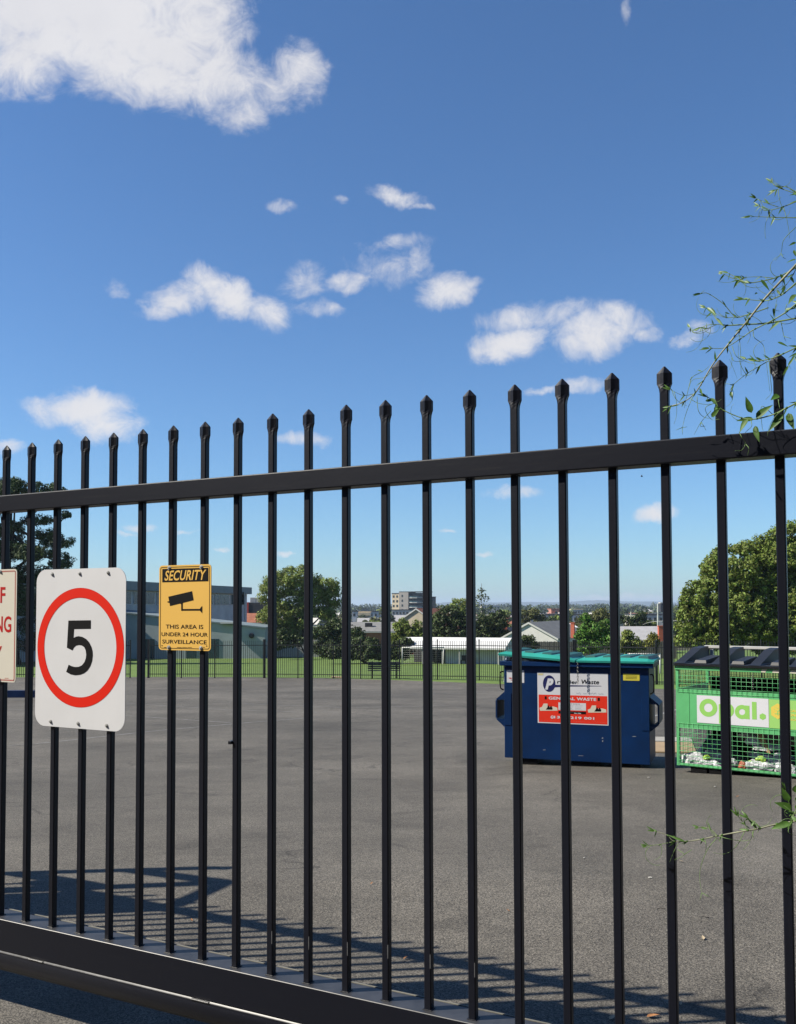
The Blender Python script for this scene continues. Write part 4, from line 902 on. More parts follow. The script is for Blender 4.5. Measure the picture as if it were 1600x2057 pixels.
# ------------------------------------------------------------------ steel picket fence at the far side of the yard
FP = [(-330, 51.5), (254, 51.5), (531, 50.7), (963, 47.5), (1322, 42.7), (1950, 37)]
def fence_pt(x):
    for (a, ya), (b, yb) in zip(FP, FP[1:]):
        if x <= b: Y = ya + (yb - ya)*(x - a)/(b - a); break
    else: Y = FP[-1][1]
    r = ray(x, 1300); return Vector((r.x*Y, Y, gz(Y)))
def fence(name, xs, label, thick=()):
    o0 = fence_pt(xs[0]); root = empty(name, o0, label=label, cat='fence')
    first = None
    for i, x in enumerate(xs):
        p = fence_pt(x); w_ = .085 if i in thick else .04
        mb = MB(); mb.box(-w_/2 - .01, w_/2 + .01, -w_/2 - .01, w_/2 + .01, -.02, 2.06, bev=.004); o = mb.build('post', M['fence'], root); o.location = p - o0
    for a, b in zip(xs, xs[1:]):
        p, q = fence_pt(a) - o0, fence_pt(b) - o0; d = q - p; l_ = d.length; n_ = max(2, round(l_/.112)); mb = MB()
        for z0 in (.2, 1.74):
            mb.bar(p + Vector((0, 0, z0)), q + Vector((0, 0, z0)), .035, .038)
        for k in range(1, n_):
            c = p + d*k/n_; h_ = .011
            mb.box(c.x - h_, c.x + h_, c.y - h_, c.y + h_, c.z + .06, c.z + 1.97); 
            mb.add([(c.x - h_, c.y - h_, c.z + 1.97), (c.x + h_, c.y - h_, c.z + 1.97), (c.x + h_, c.y + h_, c.z + 1.97), (c.x - h_, c.y + h_, c.z + 1.97), (c.x, c.y, c.z + 2.0)], [(0, 1, 4), (1, 2, 4), (2, 3, 4), (3, 0, 4)])
        mb.build('picket_panel', M['fence'], root)
    return root
fence('picket_fence', [-330, -220, -120, -30, 60, 160, 262], 'black picket fence far left behind the speed sign')
fence('picket_fence', [299, 365, 432, 531], 'black picket fence across the grass below the yellow sign', thick=(0, 3))
fence('picket_fence', [533, 599, 670, 725, 803, 879, 963, 1050, 1153], 'long black picket fence behind the bench and the white shed', thick=(8,))
fence('picket_fence', [1157, 1240, 1319, 1420, 1530, 1650, 1800], 'black picket fence behind the two bins', thick=(0, 2))

# bench
p = on_ground(740, 1365.5); p.y += .3; bench = empty('park_bench', (p.x, 49.3, gz(49.3)), R(1), 'dark slatted bench on the grass just behind the fence', 'bench')
BWd = 1.62; slat = []
for i, z_ in enumerate((.50, .60, .70, .80)): 
    mb = MB(); mb.box(-.04, BWd + .04, .0 - .02*i, .03 - .02*i, z_, z_ + .075, bev=.006); mb.build('back_slat', M['bench_wood'], bench)
mb = MB()
for y_ in (.06, .18, .30): mb.box(-.04, BWd + .04, y_, y_ + .1, .40, .435, bev=.006)
mb.build('seat', M['bench_wood'], bench)
for x in (.15, BWd - .2):
    mb = MB(); mb.box(x, x + .06, .02, .08, 0, .42); mb.box(x, x + .06, .30, .36, 0, .40); mb.box(x, x + .06, .04, .40, .36, .40); mb.box(x, x + .06, -.03, .0, .40, .90); mb.build('leg', M['fence'], bench)
# low navy barrier behind the signs
p = at(-60, 1382, 30.5); q = at(72, 1381.5, 30.5); mb = MB(); pl = Vector((p.x, p.y, gz(30.5)))
bar_ = empty('low_barrier', pl, label='low dark blue barrier on the asphalt at the far left', cat='barrier')
L_ = q.x - p.x; mb.box(0, L_, 0, .1, .10, .33, bev=.01); mb.build('rail', M['navy_bin'], bar_)
for x in (.2, L_ - .3): mb = MB(); mb.box(x, x + .08, .02, .08, 0, .12); mb.build('leg', M['fence'], bar_)
slab('timber_offcut', [(666, 1361.6), (690, 1362.6), (690, 1361.2), (668, 1360)], 0, .05, M['board'], 'pale timber offcut lying at the foot of the picket fence', 'board')

# ------------------------------------------------------------------ foliage
def leafcloud(name, clumps, n, size, m_, seed, parent=None, aspect=.55, droop=0, flat=0):
    """clumps: (x, y, z, rx, ry, rz); n leaf faces per clump spread through the outer part of each clump"""
    rs = np.random.RandomState(seed); cl = np.array(clumps, float); N_ = len(cl)*n
    c = np.repeat(cl, n, axis=0)
    d = rs.normal(size=(N_, 3)); d /= np.linalg.norm(d, axis=1)[:, None]
    rad = rs.uniform(.35, 1.0, N_)**.6
    pos = c[:, :3] + d*c[:, 3:]*rad[:, None]
    nr = d + rs.normal(size=(N_, 3))*.55; nr[:, 2] += .25 - droop*.3; nr /= np.linalg.norm(nr, axis=1)[:, None]
    t = np.cross(nr, rs.normal(size=(N_, 3))); t /= np.linalg.norm(t, axis=1)[:, None]
    if droop: t[:, 2] -= droop; t /= np.linalg.norm(t, axis=1)[:, None]
    b = np.cross(nr, t); s_ = size*rs.uniform(.6, 1.35, N_)[:, None]
    a_ = t*s_; b_ = b*s_*aspect
    V = np.stack([pos - a_*.5, pos + b_*.5 + nr*s_*.08, pos + a_*.5, pos - b_*.5 + nr*s_*.08], 1).reshape(-1, 3)
    me = bpy.data.meshes.new(name); me.vertices.add(N_*4); me.vertices.foreach_set('co', V.ravel())
    me.loops.add(N_*4); me.loops.foreach_set('vertex_index', np.arange(N_*4)); me.polygons.add(N_)
    me.polygons.foreach_set('loop_start', np.arange(N_)*4); me.polygons.foreach_set('loop_total', np.full(N_, 4)); me.update(calc_edges=True)
    return newobj(name, me, parent, m_)
def leafmat(name, col, isl=.45, trans=.22, noise=.3, ns=.9): return mat(name, col, .62, .25, noise=noise, nscale=ns, island=isl, trans=trans)
M['gum'] = leafmat('gum_leaves', (.27, .33, .075)); M['oak'] = leafmat('broad_leaves', (.20, .26, .048)); M['pine'] = leafmat('pine_needles', (.065, .105, .03), trans=.08)
M['darkleaf'] = leafmat('dark_leaves', (.062, .092, .024), trans=.1); M['bright'] = leafmat('bright_leaves', (.13, .26, .042)); M['olive'] = leafmat('olive_leaves', (.15, .16, .05)); M['yellowleaf'] = leafmat('yellow_leaves', (.22, .22, .035)); M['greyleaf'] = leafmat('grey_green_leaves', (.17, .21, .11)); M['wood_far'] = leafmat('far_trees', (.075, .105, .045), ns=.05)
def blobclumps(blobs, cs, seed, dens=1.0, inner=.25):
    """fill ellipsoids with small clumps near their surface: blobs (x, y, z, rx, ry, rz)"""
    rs = np.random.RandomState(seed); out = []
    for x, y, z, rx, ry, rz in blobs:
        k = int(dens*(rx*rz + ry*rz + rx*ry)*1.5/(cs*cs))
        for _ in range(max(k, 5)):
            d = rs.normal(size=3); d /= np.linalg.norm(d)
            if d[2] < -.55: d[2] *= .5
            f = 1 - cs/max(rx, rz)*.6 if rs.rand() > inner else rs.uniform(.3, .8)
            f *= rs.uniform(.86, 1.06); c = cs*rs.uniform(.65, 1.25)
            out.append((x + d[0]*rx*f, y + d[1]*ry*f, z + d[2]*rz*f, c, c, c*.8))
    return out
def limbs(mb, base, top, r0, targets, seed, r1=None):
    rnd = random.Random(seed); base = Vector(base); top = Vector(top); r1 = r1 or r0*.45
    mid = base.lerp(top, .5) + Vector((rnd.uniform(-.3, .3), rnd.uniform(-.3, .3), 0))*(top - base).length*.08
    mb.tube(smoothpts([base, mid, top], 5), [r0*(1.25 if i == 0 else 1) + (r1 - r0)*i/10 for i in range(11)], 9)
    for t in targets:
        t = Vector(t); s_ = base.lerp(top, rnd.uniform(.45, 1)); m_ = s_.lerp(t, .5) + Vector((0, 0, -.08*(t - s_).length)); pp = smoothpts([s_, m_, t], 4)
        mb.tube(pp, [r1*.75*(1 - .8*i/(len(pp) - 1)) for i in range(len(pp))], 6)
def photo_tree(name, Y, gx, blobs_px, cs, n, size, leaf, bark, label, seed, trunk_top=None, r0=.25, depth=.8, dens=1.0, cat='tree', group=None, droop=0, aspect=.55, basez=None, inner=.25):
    """blobs_px: (cx, cy, rx, ry) in photo positions at distance Y; depth of each blob = depth * rx"""
    g = at(gx, 1300, Y); g.z = gz(Y) if basez is None else basez
    root = empty(name, g, label=label, cat=cat, group=group)
    rnd = random.Random(seed); B = []
    for cx, cy, rx, ry in blobs_px:
        c = at(cx, cy, Y) - g; k = Y/F; B.append((c.x, rnd.uniform(-.35, .35)*rx*k, c.z, rx*k, rx*k*depth, ry*k))
    leafcloud('crown', blobclumps(B, cs, seed, dens, inner), n, size, M[leaf], seed + 1, root, droop=droop, aspect=aspect)
    mb = MB(); tt = at(*trunk_top, Y) - g if trunk_top else Vector((B[0][0]*.6, 0, B[0][2]))
    limbs(mb, (0, 0, -.2), tt, r0, [(b[0], b[1], b[2]) for b in B[:9]], seed); mb.build('trunk', M[bark], root)
    return root
photo_tree('gum_tree', 112, 612, [(600,1165,42,30),(560,1180,38,32),(540,1200,24,34),(650,1180,34,24),(668,1205,22,30),(590,1215,45,34),(560,1240,38,28),(575,1268,28,24),(625,1200,32,26),(640,1225,28,22),(600,1250,28,26),(530,1235,14,22),(655,1235,22,14)], .62, 66, .36, 'gum', 'gum_bark',
           'tall rounded gum tree with a forked trunk on the grass', 11, (612, 1225), .42, dens=1.1, droop=.6, aspect=.35, inner=.2)
photo_tree('broad_tree', 74, 1480, [(1600,1110,95,62),(1500,1150,90,65),(1420,1205,52,42),(1395,1250,42,34),(1470,1235,80,48),(1560,1200,90,60),(1680,1140,100,75),(1385,1285,32,26),(1440,1285,55,32),(1530,1265,80,42),(1620,1230,80,60),(1700,1250,80,55),(1600,1295,90,26)], .46, 62, .25, 'oak', 'bark',
           'huge dense broadleaf tree filling the right side behind the cage bin', 21, (1500, 1230), .5, dens=1.75, depth=.75, inner=.2)
photo_tree('pine_tree', 84, 30, [(40,985,60,20),(110,985,26,12),(0,1010,60,24),(130,1035,16,9),(95,1075,28,12),(120,1090,34,16),(60,1110,60,26),(0,1090,50,40),(125,1130,28,22),(60,1160,60,30),(110,1170,30,18),(0,1190,60,40),(50,1220,50,30),(-60,1100,80,70),(-60,1010,60,40),(70,1045,34,9),(28,1060,30,12)], .42, 60, .28, 'pine', 'bark',
           'tall dark pine tree rising at the left edge behind the signs', 31, (20, 1010), .5, dens=1.4, depth=.6, aspect=.28, inner=.4)
photo_tree('pine_tree', 88, 95, [(100,1215,42,30),(120,1250,36,34),(80,1265,50,32),(60,1295,60,20),(130,1290,30,20)], .5, 60, .26, 'pine', 'bark',
           'lower dark conifer filling in under the tall pine at the left', 32, (95, 1230), .35, dens=1.0, aspect=.28)
photo_tree('leafy_shrub', 96, 620, [(590,1290,22,16),(565,1296,16,14),(575,1275,18,18)], .4, 60, .25, 'darkleaf', 'bark', 'low dark shrub under the gum tree', 41, r0=.12)
photo_tree('dense_tree', 100, 672, [(672,1262,26,22),(650,1275,26,22),(700,1280,36,24),(678,1300,42,20),(720,1300,44,20),(650,1300,26,16)], .5, 60, .28, 'darkleaf', 'bark', 'dark spreading bushy tree right of the gum tree trunk', 42, dens=1.1, r0=.2)
photo_tree('hedge', 84, 745, [(672,1308,30,20),(705,1310,36,20),(745,1311,40,21),(790,1311,34,20),(815,1300,22,20),(735,1294,30,12)], .42, 80, .25, 'darkleaf', 'bark', 'long dark hedge behind the bench', 43, dens=1.3, r0=.15, cat='hedge')
photo_tree('dense_tree', 108, 808, [(808,1262,20,20),(825,1275,26,22),(800,1285,22,18),(838,1262,14,16),(850,1282,22,20)], .5, 55, .28, 'oak', 'bark', 'dark green tree covering the left wall of the cream gable', 44, r0=.18)
photo_tree('dense_tree', 112, 905, [(898,1238,28,24),(880,1255,22,24),(915,1262,30,26),(935,1250,26,24),(900,1275,40,16)], .55, 60, .3, 'darkleaf', 'bark', 'wide dark tree behind the middle of the shed roof', 45, r0=.25, dens=1.1)
photo_tree('gum_tree', 135, 928, [(925,1208,18,8),(912,1216,10,8),(938,1216,14,8),(930,1228,18,10)], .5, 34, .35, 'gum', 'gum_bark', 'small spreading gum crown above the dark tree behind the shed', 46, (928, 1215), .2, droop=.5, aspect=.35)
photo_tree('dense_tree', 118, 985, [(968,1258,26,24),(995,1250,28,22),(1010,1268,18,20),(975,1278,30,16),(950,1262,18,20),(1000,1236,18,12)], .55, 60, .3, 'darkleaf', 'bark', 'dark rounded tree beside the first red chimney', 47, r0=.25, dens=1.1)
photo_tree('slender_tree', 120, 968, [(968,1185,6,10),(975,1200,12,9),(965,1215,12,9),(978,1222,12,7),(970,1235,10,10),(962,1198,6,7)], .5, 9, .3, 'greyleaf', 'gum_bark', 'thin see-through sapling standing taller than the trees behind the shed', 48, (968, 1172), .05, dens=.9, inner=.3)
photo_tree('round_shrub', 90, 1062, [(1058,1290,18,16),(1070,1297,14,12),(1048,1300,12,12)], .4, 70, .22, 'darkleaf', 'bark', 'round dark bush in front of the white gable house', 49, r0=.1)
photo_tree('leafy_tree', 78, 1190, [(1190,1268,28,24),(1175,1282,22,22),(1215,1262,20,20),(1205,1290,34,18),(1180,1300,24,16),(1228,1275,18,24),(1178,1240,8,6)], .42, 60, .24, 'bright', 'bark', 'bright green bushy tree just above the teal lids', 50, r0=.15, dens=1.0)
photo_tree('leafy_tree', 80, 1262, [(1262,1280,18,14),(1250,1292,18,14),(1280,1294,20,14),(1268,1302,26,12)], .4, 48, .22, 'gum', 'bark', 'feathery green shrub in front of the grey iron roof', 51, r0=.1)
photo_tree('yellow_shrub', 76, 1312, [(1312,1278,9,9),(1306,1292,12,12),(1320,1290,8,12)], .35, 48, .2, 'yellowleaf', 'bark', 'small yellow-green shrub left of the right hand red chimney', 52, r0=.07)
photo_tree('olive_tree', 150, 1212, [(1212,1234,20,11),(1195,1240,18,10),(1222,1242,18,10),(1236,1236,10,9)], .7, 50, .4, 'olive', 'bark', 'brownish olive tree behind the bright green one', 53, r0=.2)
photo_tree('dense_tree', 150, 1282, [(1290,1240,14,16),(1278,1250,18,14),(1300,1256,16,12),(1262,1242,12,14)], .7, 50, .4, 'darkleaf', 'bark', 'dark tree between the two power poles', 54, r0=.2)
photo_tree('olive_tree', 170, 1065, [(1058,1236,20,9),(1082,1240,18,9),(1075,1230,14,7),(1050,1246,16,7)], .8, 45, .45, 'olive', 'bark', 'brownish tree behind the ridge of the white gable house', 55, r0=.2)

# ------------------------------------------------------------------ houses
M['wb_white'] = wallmat('white_weatherboard', (.78, .77, .74), 3.2, 'z', .12)
M['wb_cream'] = wallmat('cream_panelling', (.66, .57, .42), 2.0, 'x', .15)
M['iron_white'] = wallmat('white_iron', (.90, .90, .88), 4.0, 'x', .15, .45)
M['iron_grey'] = wallmat('grey_iron', (.33, .34, .35), 3.0, 'x', .5, .45)
M['iron_pale'] = wallmat('pale_iron', (.50, .49, .50), 2.5, 'x', .5, .5)
M['tile_red'] = wallmat('terracotta_tiles', (.36, .13, .07), 5, 'z', .6, .8, .25)
M['tile_grey'] = wallmat('grey_tiles', (.26, .26, .255), 5, 'z', .4, .8, .15)
M['brick'] = brickmat('red_brick', (.42, .075, .03), (.33, .06, .028), (.30, .22, .18))
M['brick2'] = brickmat('brown_brick', (.30, .10, .06), (.24, .09, .05), (.28, .24, .20))
M['render_grey'] = mat('grey_render', (.66, .67, .70), .8, noise=.12, nscale=.6)
M['render_green'] = mat('grey_green_wall', (.50, .56, .56), .75, noise=.1, nscale=.5)
M['fascia'] = mat('dark_green_fascia', (.22, .28, .30), .6, noise=.1, nscale=1)
M['pale_wall'] = mat('pale_wall', (.62, .60, .56), .8, noise=.06, nscale=1)
M['beige'] = mat('beige_cladding', (.80, .66, .44), .75, noise=.06, nscale=.3)
M['taupe'] = mat('taupe_cladding', (.40, .37, .33), .75, noise=.06, nscale=.3)
M['charcoal'] = mat('charcoal_wall', (.035, .035, .042), .7)
M['red_panel'] = mat('red_facade_panel', (.55, .05, .035), .6)
M['pole'] = mat('pale_pole', (.40, .44, .40), .7, noise=.15, nscale=2)
def frame_px(x, y, Y, rz=0): p = at(x, y, Y); return p
def house(name, x0, x1, ye, yr, Y, dl, mw_, mr, label, rz=0, gable=True, roofov=.14, cat='house', base=None, chim=None, wins=(), group=None):
    """gable end (gable=True) or long side towards the camera, between photo columns x0 and x1; ye, yr are the eave and ridge rows"""
    a = at(x0, ye, Y); b = at(x1, ye, Y); w = (b.x - a.x)/math.cos(rz); zr = at((x0 + x1)/2, yr, Y).z; zb = gz(Y) if base is None else base
    he, hr = a.z - zb, zr - zb
    root = empty(name, (a.x, Y, zb), rz, label, cat, group)
    mb = MB(); ov = roofov; t = .14
    if gable:
        mb.prism([(0, 0), (w, 0), (w, he), (w/2, hr), (0, he)], 0, dl, axis='y'); mb.build('wall', mw_, root)
        mb = MB(); s_ = (hr - he)/(w/2)
        mb.prism([(-ov, he - ov*s_ + .02), (w/2, hr + .02), (w + ov, he - ov*s_ + .02), (w + ov, he - ov*s_ + t), (w/2, hr + t), (-ov, he - ov*s_ + t)], -ov, dl + ov, axis='y'); rf = mb.build('roof', mr, root)
        mb = MB(); mb.prism([(-ov - .02, he - ov*s_ - .06), (w/2, hr - .06), (w + ov + .02, he - ov*s_ - .06), (w + ov + .02, he - ov*s_ + t + .02), (w/2, hr + t + .02), (-ov - .02, he - ov*s_ + t + .02)], -ov - .05, -ov - .003, axis='y'); mb.build('barge_board', M['frame_white'], rf)
    else:
        mb.prism([(0, 0), (dl, 0), (dl, he), (dl/2, hr), (0, he)], 0, w, axis='x'); mb.build('wall', mw_, root)
        mb = MB(); s_ = (hr - he)/(dl/2)
        mb.prism([(-ov, he - ov*s_ + .02), (dl/2, hr + .02), (dl + ov, he - ov*s_ + .02), (dl + ov, he - ov*s_ + t), (dl/2, hr + t), (-ov, he - ov*s_ + t)], -ov, w + ov, axis='x'); rf = mb.build('roof', mr, root)
        mb = MB(); mb.box(-ov, w + ov, -ov - .1, -ov - .003, he - ov*s_ - .06, he - ov*s_ + .1); mb.build('gutter', M['frame_white'], rf)
    for (cx, cy0, cy1, cw, dy) in chim or ():
        p = at(cx, cy0, Y + dy); q = at(cx, cy1, Y + dy); W_ = cw*(Y + dy)/F
        mb = MB(); xx = p.x - root.location.x; mb.box(xx - W_/2, xx + W_/2, dy, dy + W_, q.z - zb, p.z - zb - .1); mb.box(xx - W_/2 - .05, xx + W_/2 + .05, dy - .05, dy + W_ + .05, p.z - zb - .1, p.z - zb); ch = mb.build('chimney', M['brick'], rf)
    for (wx0, wy0, wx1, wy1) in wins:
        p = at(wx0, wy0, Y); q = at(wx1, wy1, Y); mb = MB(); mb.box(p.x - a.x, q.x - a.x, -.05, -.004, q.z - zb, p.z - zb); wn_ = mb.build('window', M['frame_white'], root)
        mb = MB(); mb.box(p.x - a.x + .08, q.x - a.x - .08, -.06, -.052, q.z - zb + .08, p.z - zb - .08); mb.build('pane', M['window'], wn_)
    return root
house('weatherboard_house', 1008, 1112, 1283, 1252, 112, 16, M['wb_white'], M['tile_grey'], 'white weatherboard gable house with grey roof beside the first red chimney', chim=[(1124, 1250, 1280, 7, 4)], base=gz(112), rz=R(-24))
house('timber_house', 985, 1048, 1287, 1262, 122, 10, M['wb_white'], M['charcoal'], 'white house half hidden behind the tree with a tall red chimney', rz=R(-20), chim=[(1019.5, 1247, 1275, 8, -.8)])
house('cream_house', 768, 905, 1272, 1224, 140, 14, M['wb_cream'], M['tile_red'], 'cream panelled gable house with white barge boards and terracotta roof', rz=R(-18))
house('iron_roof_house', 1240, 1340, 1290, 1262, 118, 9, M['brick2'], M['iron_pale'], 'long pale corrugated iron roof below the power poles', gable=False, chim=[(1328.5, 1257, 1296, 9, -1)])
house('brick_house', 700, 800, 1270, 1253, 125, 12, M['brick2'], M['tile_grey'], 'brown brick house with a flat looking grey roof behind the hedge', gable=False)
# evaporative cooler on that roof
p = at(741, 1262, 128); o = empty('roof_cooler', p, label='black box cooler with angled duct on the grey roof', cat='cooler')
mb = MB(); mb.box(-.5, .5, -.4, .4, .05, .72, bev=.05); mb.build('housing', M['charcoal'], o); mb = MB(); mb.prism([(-.3, .1), (.4, .1), (.9, -.6), (.1, -.6)], -.25, .25, axis='y'); mb.build('duct', M['charcoal'], o)
house('tiled_house', 480, 540, 1252, 1234, 150, 12, M['brick2'], M['tile_red'], 'old terracotta tiled roof over the grey green wall at the left', gable=False)
house('low_shed_house', 632, 652, 1276, 1256, 130, 8, M['pale_wall'], M['tile_grey'], 'small pale gable glimpsed behind the gum tree')
house('flat_unit', 1136, 1160, 1262, 1255, 130, 10, M['pale_wall'], M['iron_white'], 'pale house glimpsed between red chimney and green tree', gable=False)

# flat roofed school building, receding to the right in shade
pA, pB = Vector((-31.9, 110, 0)), Vector((-23.5, 147, 0)); dv = (pB - pA).normalized()
pA = pA - dv*34
sb = empty('school_building', (pA.x, pA.y, gz(112)), math.atan2(dv.y, dv.x), 'long two storey grey school building with dark fascia and strip windows', 'building')
Lb = (pB - pA).length; top = EYE + 3.12 - gz(112)
mb = MB(); mb.box(0, Lb, 0, 14, 0, top - 1.05); mb.build('wall', M['render_grey'], sb)
mb = MB(); mb.box(-.6, Lb + .3, -.7, 14.6, top - 1.05, top); mb.build('roof', M['fascia'], sb)
n_ = 12; zw0, zw1 = top - 2.75, top - 1.12
for i in range(n_):
    x = 1 + (Lb - 1.6)*i/n_; wd = (Lb - 1.6)/n_ - .5
    mb = MB(); mb.box(x, x + wd, -.06, -.004, zw0, zw1); fr = mb.build('window', M['frame_white'] if i < 9 else M['pale_wall'], sb)
    mb = MB(); k = 3
    for j in range(k): mb.box(x + .1 + j*(wd - .1)/k, x + (j + 1)*(wd - .1)/k - .0, -.075, -.062, zw0 + .1, zw1 - .1)
    mb.build('pane', M['window_blue'], fr)
# grey green single storey wing in front with a sloping top
Yw = 101; a = at(150, 1230, Yw); b = at(540, 1262.5, Yw + 3)
wing = empty('classroom_wing', (a.x, Yw, gz(Yw)), 0, 'grey green wing with sloping roofline behind the left picket fence', 'building')
zb = gz(Yw); z1 = at(150, 1222, Yw).z - zb; z2 = at(540, 1263, Yw).z - zb; wl = b.x - a.x
mb = MB(); mb.prism([(0, 0), (wl, 0), (wl, z2), (0, z1)], 0, 9, axis='y'); mb.build('wall', M['render_green'], wing)
mb = MB(); mb.prism([(-.1, z1 + .004), (wl + .15, z2 + .004), (wl + .15, z2 + .16), (-.1, z1 + .16)], -.15, 9.2, axis='y'); mb.build('roof', M['fascia'], wing)
mb = MB(); p = at(506, 1277, Yw); mb.tube([(p.x - a.x, -.25, p.z - zb), (p.x - a.x, 0, p.z - zb)], .28, 12); mb.build('wall_lamp', M['charcoal'], wing)
for x_ in (300, 385, 430):
    p = at(x_, 1283, Yw); mb = MB(); mb.box(p.x - a.x - .55, p.x - a.x + .55, -.05, -.004, .02, 2.1); mb.build('door', M['window_blue'], wing)
mb = MB(); p = at(452, 1251, Yw - 1); mb.box(p.x - a.x - .5, p.x - a.x + 1.3, -.9, .0, p.z - zb - .12, p.z - zb + .05); mb.build('awning', M['frame_white'], wing)
# red and charcoal building beyond it
p = at(490, 1228, 175); o = empty('corner_shop', (p.x, 175, gz(175)), 0, 'charcoal building with a red front panel left of the gum tree', 'building'); zb = gz(175); zt = at(490, 1211, 175).z - zb
mb = MB(); mb.box(.9, 6, 0, 8, 0, zt); mb.build('wall', M['charcoal'], o); mb = MB(); mb.box(0, .9, -.1, 8, 0, zt + .1); mb.build('front_panel', M['red_panel'], o)
mb = MB(); mb.box(1.0, 2.1, 1, 2.2, zt, zt + 1.0, bev=.05); mb.box(2.2, 3.1, 1, 2.2, zt, zt + 1.0, bev=.05); mb.build('roof_plant', M['grey_metal'], o)
p = at(492, 1190, 150); o = empty('glass_screen', (p.x, 146, gz(146)), R(-70), 'tall tilted glass screen at the end of the school building', 'screen')
mb = MB(); zt = at(492, 1190, 146).z - gz(146); mb.box(0, 3, 0, .12, zt - 1.9, zt); mb.build('pane', M['window_blue'], o); mb = MB(); mb.box(-.08, 0, -.02, .14, 0, zt + .05); mb.box(3, 3.08, -.02, .14, 0, zt + .05); mb.build('frame', M['grey_metal'], o)
# pale paling fence behind the gum tree
p = at(548, 1295, 106); q = at(662, 1297, 106); o = empty('paling_fence', (p.x, 106, gz(106)), 0, 'pale grey boundary fence behind the gum tree trunk', 'fence'); mb = MB(); l_ = q.x - p.x
hgt = at(600, 1294, 106).z - gz(106); k = int(l_/.15)
for i in range(k): mb.box(i*l_/k, (i + .93)*l_/k, 0, .03, 0, max(hgt, 1.2) + .03*math.sin(i*2.7))
mb.build('palings', M['pale_wall'], o); mb = MB(); mb.box(0, l_, .032, .08, .3, .4); mb.box(0, l_, .032, .08, .9, 1.0); mb.build('rail', M['pale_wall'], o)
# the long boundary wall behind the shed and bins
p = at(1000, 1300, 96); q = at(1360, 1300, 96); o = empty('paling_fence', (p.x, 96, gz(96)), 0, 'weathered timber boundary fence seen through the pickets above the blue bin', 'fence'); l_ = q.x - p.x; mb = MB(); k = int(l_/.15)
M['old_timber'] = mat('old_timber', (.19, .17, .14), .9, noise=.25, nscale=3)
for i in range(k): mb.box(i*l_/k, (i + .93)*l_/k, 0, .03, 0, 1.75 + .03*math.sin(i*2.7))
mb.build('palings', M['old_timber'], o); mb = MB(); mb.box(0, l_, .032, .08, .4, .5); mb.box(0, l_, .032, .08, 1.2, 1.3); mb.build('rail', M['old_timber'], o)

# white shed with an open left bay
Ys = 84; a = at(803, 1296, Ys); zb = at(890, 1337, Ys).z; SW = at(1003, 1300, Ys).x - a.x
SW /= .93; shed = empty('white_shed', (a.x, Ys, zb), R(-19), 'long white metal shed with an open left bay on the grass', 'shed')
he = at(803, 1298, Ys).z - zb; hr = at(900, 1281, Ys + 2.2).z - zb; dl = 4.4
xm = at(893, 1300, Ys).x - a.x
mb = MB(); s_ = (hr - he)/(dl/2); 
mb.prism([(-.35, he - .12), (dl/2, hr), (dl + .35, he - .12), (dl + .35, he - .06), (dl/2, hr + .07), (-.35, he - .06)], -.1, SW + .15, axis='x'); mb.build('roof', M['iron_white'], shed)
mb = MB(); mb.box(-.1, SW + .15, -.40, -.353, he - .22, he - .07); mb.build('gutter', M['frame_white'], shed)
mb = MB(); mb.box(xm, xm + .06, .9, dl, 0, he); mb.box(xm + .06, SW, .9, .96, 0, he + .15); mb.box(SW - .04, SW, 0, dl, 0, he)
mb.prism([(0, he - .01), (dl/2, hr - .02), (dl, he - .01)], SW - .04, SW, axis='x'); mb.box(xm + .06, SW, dl - .05, dl, 0, he); mb.build('wall', M['iron_white'], shed)
mb = MB(); mb.box(xm + .7, SW - .0, 0.0, .05, 0, .001); 
for x in (0.02, xm*.55, xm, xm + (SW - xm)*.28, SW - .55, SW - .08): m_ = MB(); m_.box(x, x + .09, -.3, -.21, 0, he - .05); m_.build('post', M['frame_white'], shed)
mb = MB(); mb.box(xm + .05, SW - .3, -.1, 1.5, .001, .10); mb.build('floor_slab', M['concrete'], shed)
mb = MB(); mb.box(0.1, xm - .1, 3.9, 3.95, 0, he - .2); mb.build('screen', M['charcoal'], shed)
# storage cubby chair in the shed
p0 = Matrix.Translation((a.x, Ys, zb)) @ Matrix.Rotation(R(-19), 4, 'Z'); o = empty('stacked_chair', p0 @ Vector((xm + 1.55, .3, .10)), R(-19), 'small dark chair inside the open front of the white shed', 'chair')
mb = MB(); mb.box(0, .42, 0, .4, .40, .44); mb.build('seat', M['charcoal'], o); mb = MB(); mb.box(0, .42, .38, .42, .44, .85); mb.build('backrest', M['charcoal'], o)
for x in (0, .38):
    for y_ in (0, .36): mb = MB(); mb.box(x, x + .04, y_, y_ + .04, 0, .40); mb.build('leg', M['charcoal'], o)
# red cars parked under the open bay
def car(loc, rz, body, label):
    o = empty('parked_car', loc, rz, label, 'car'); mb = MB()
    prof = [(-2.1, .35), (-2.1, .75), (-1.75, .92), (-1.1, 1.0), (-.6, 1.42), (.75, 1.44), (1.45, 1.0), (2.0, .92), (2.15, .7), (2.12, .35)]
    mb.prism(prof, -.82, .82, axis='y'); mb.build('body', body, o)
    mb = MB(); mb.prism([(-.95, 1.02), (-.55, 1.36), (.7, 1.38), (1.25, 1.02)], -.83, .83, axis='y'); mb.build('window', M['window'], o)
    for x in (-1.35, 1.35):
        for y_ in (-.84, .66): mb = MB(); mb.tube([(x, y_, .33), (x, y_ + .18, .33)], .33, 16, smooth=False); mb.build('wheel', M['ink'], o)
    for y_ in (-.6, .6): mb = MB(); mb.box(2.1, 2.17, y_ - .18, y_ + .18, .62, .76); mb.build('headlight', M['frame_white'], o)
M['car_red'] = mat('car_red', (.5, .02, .015), .25, coat=.8)
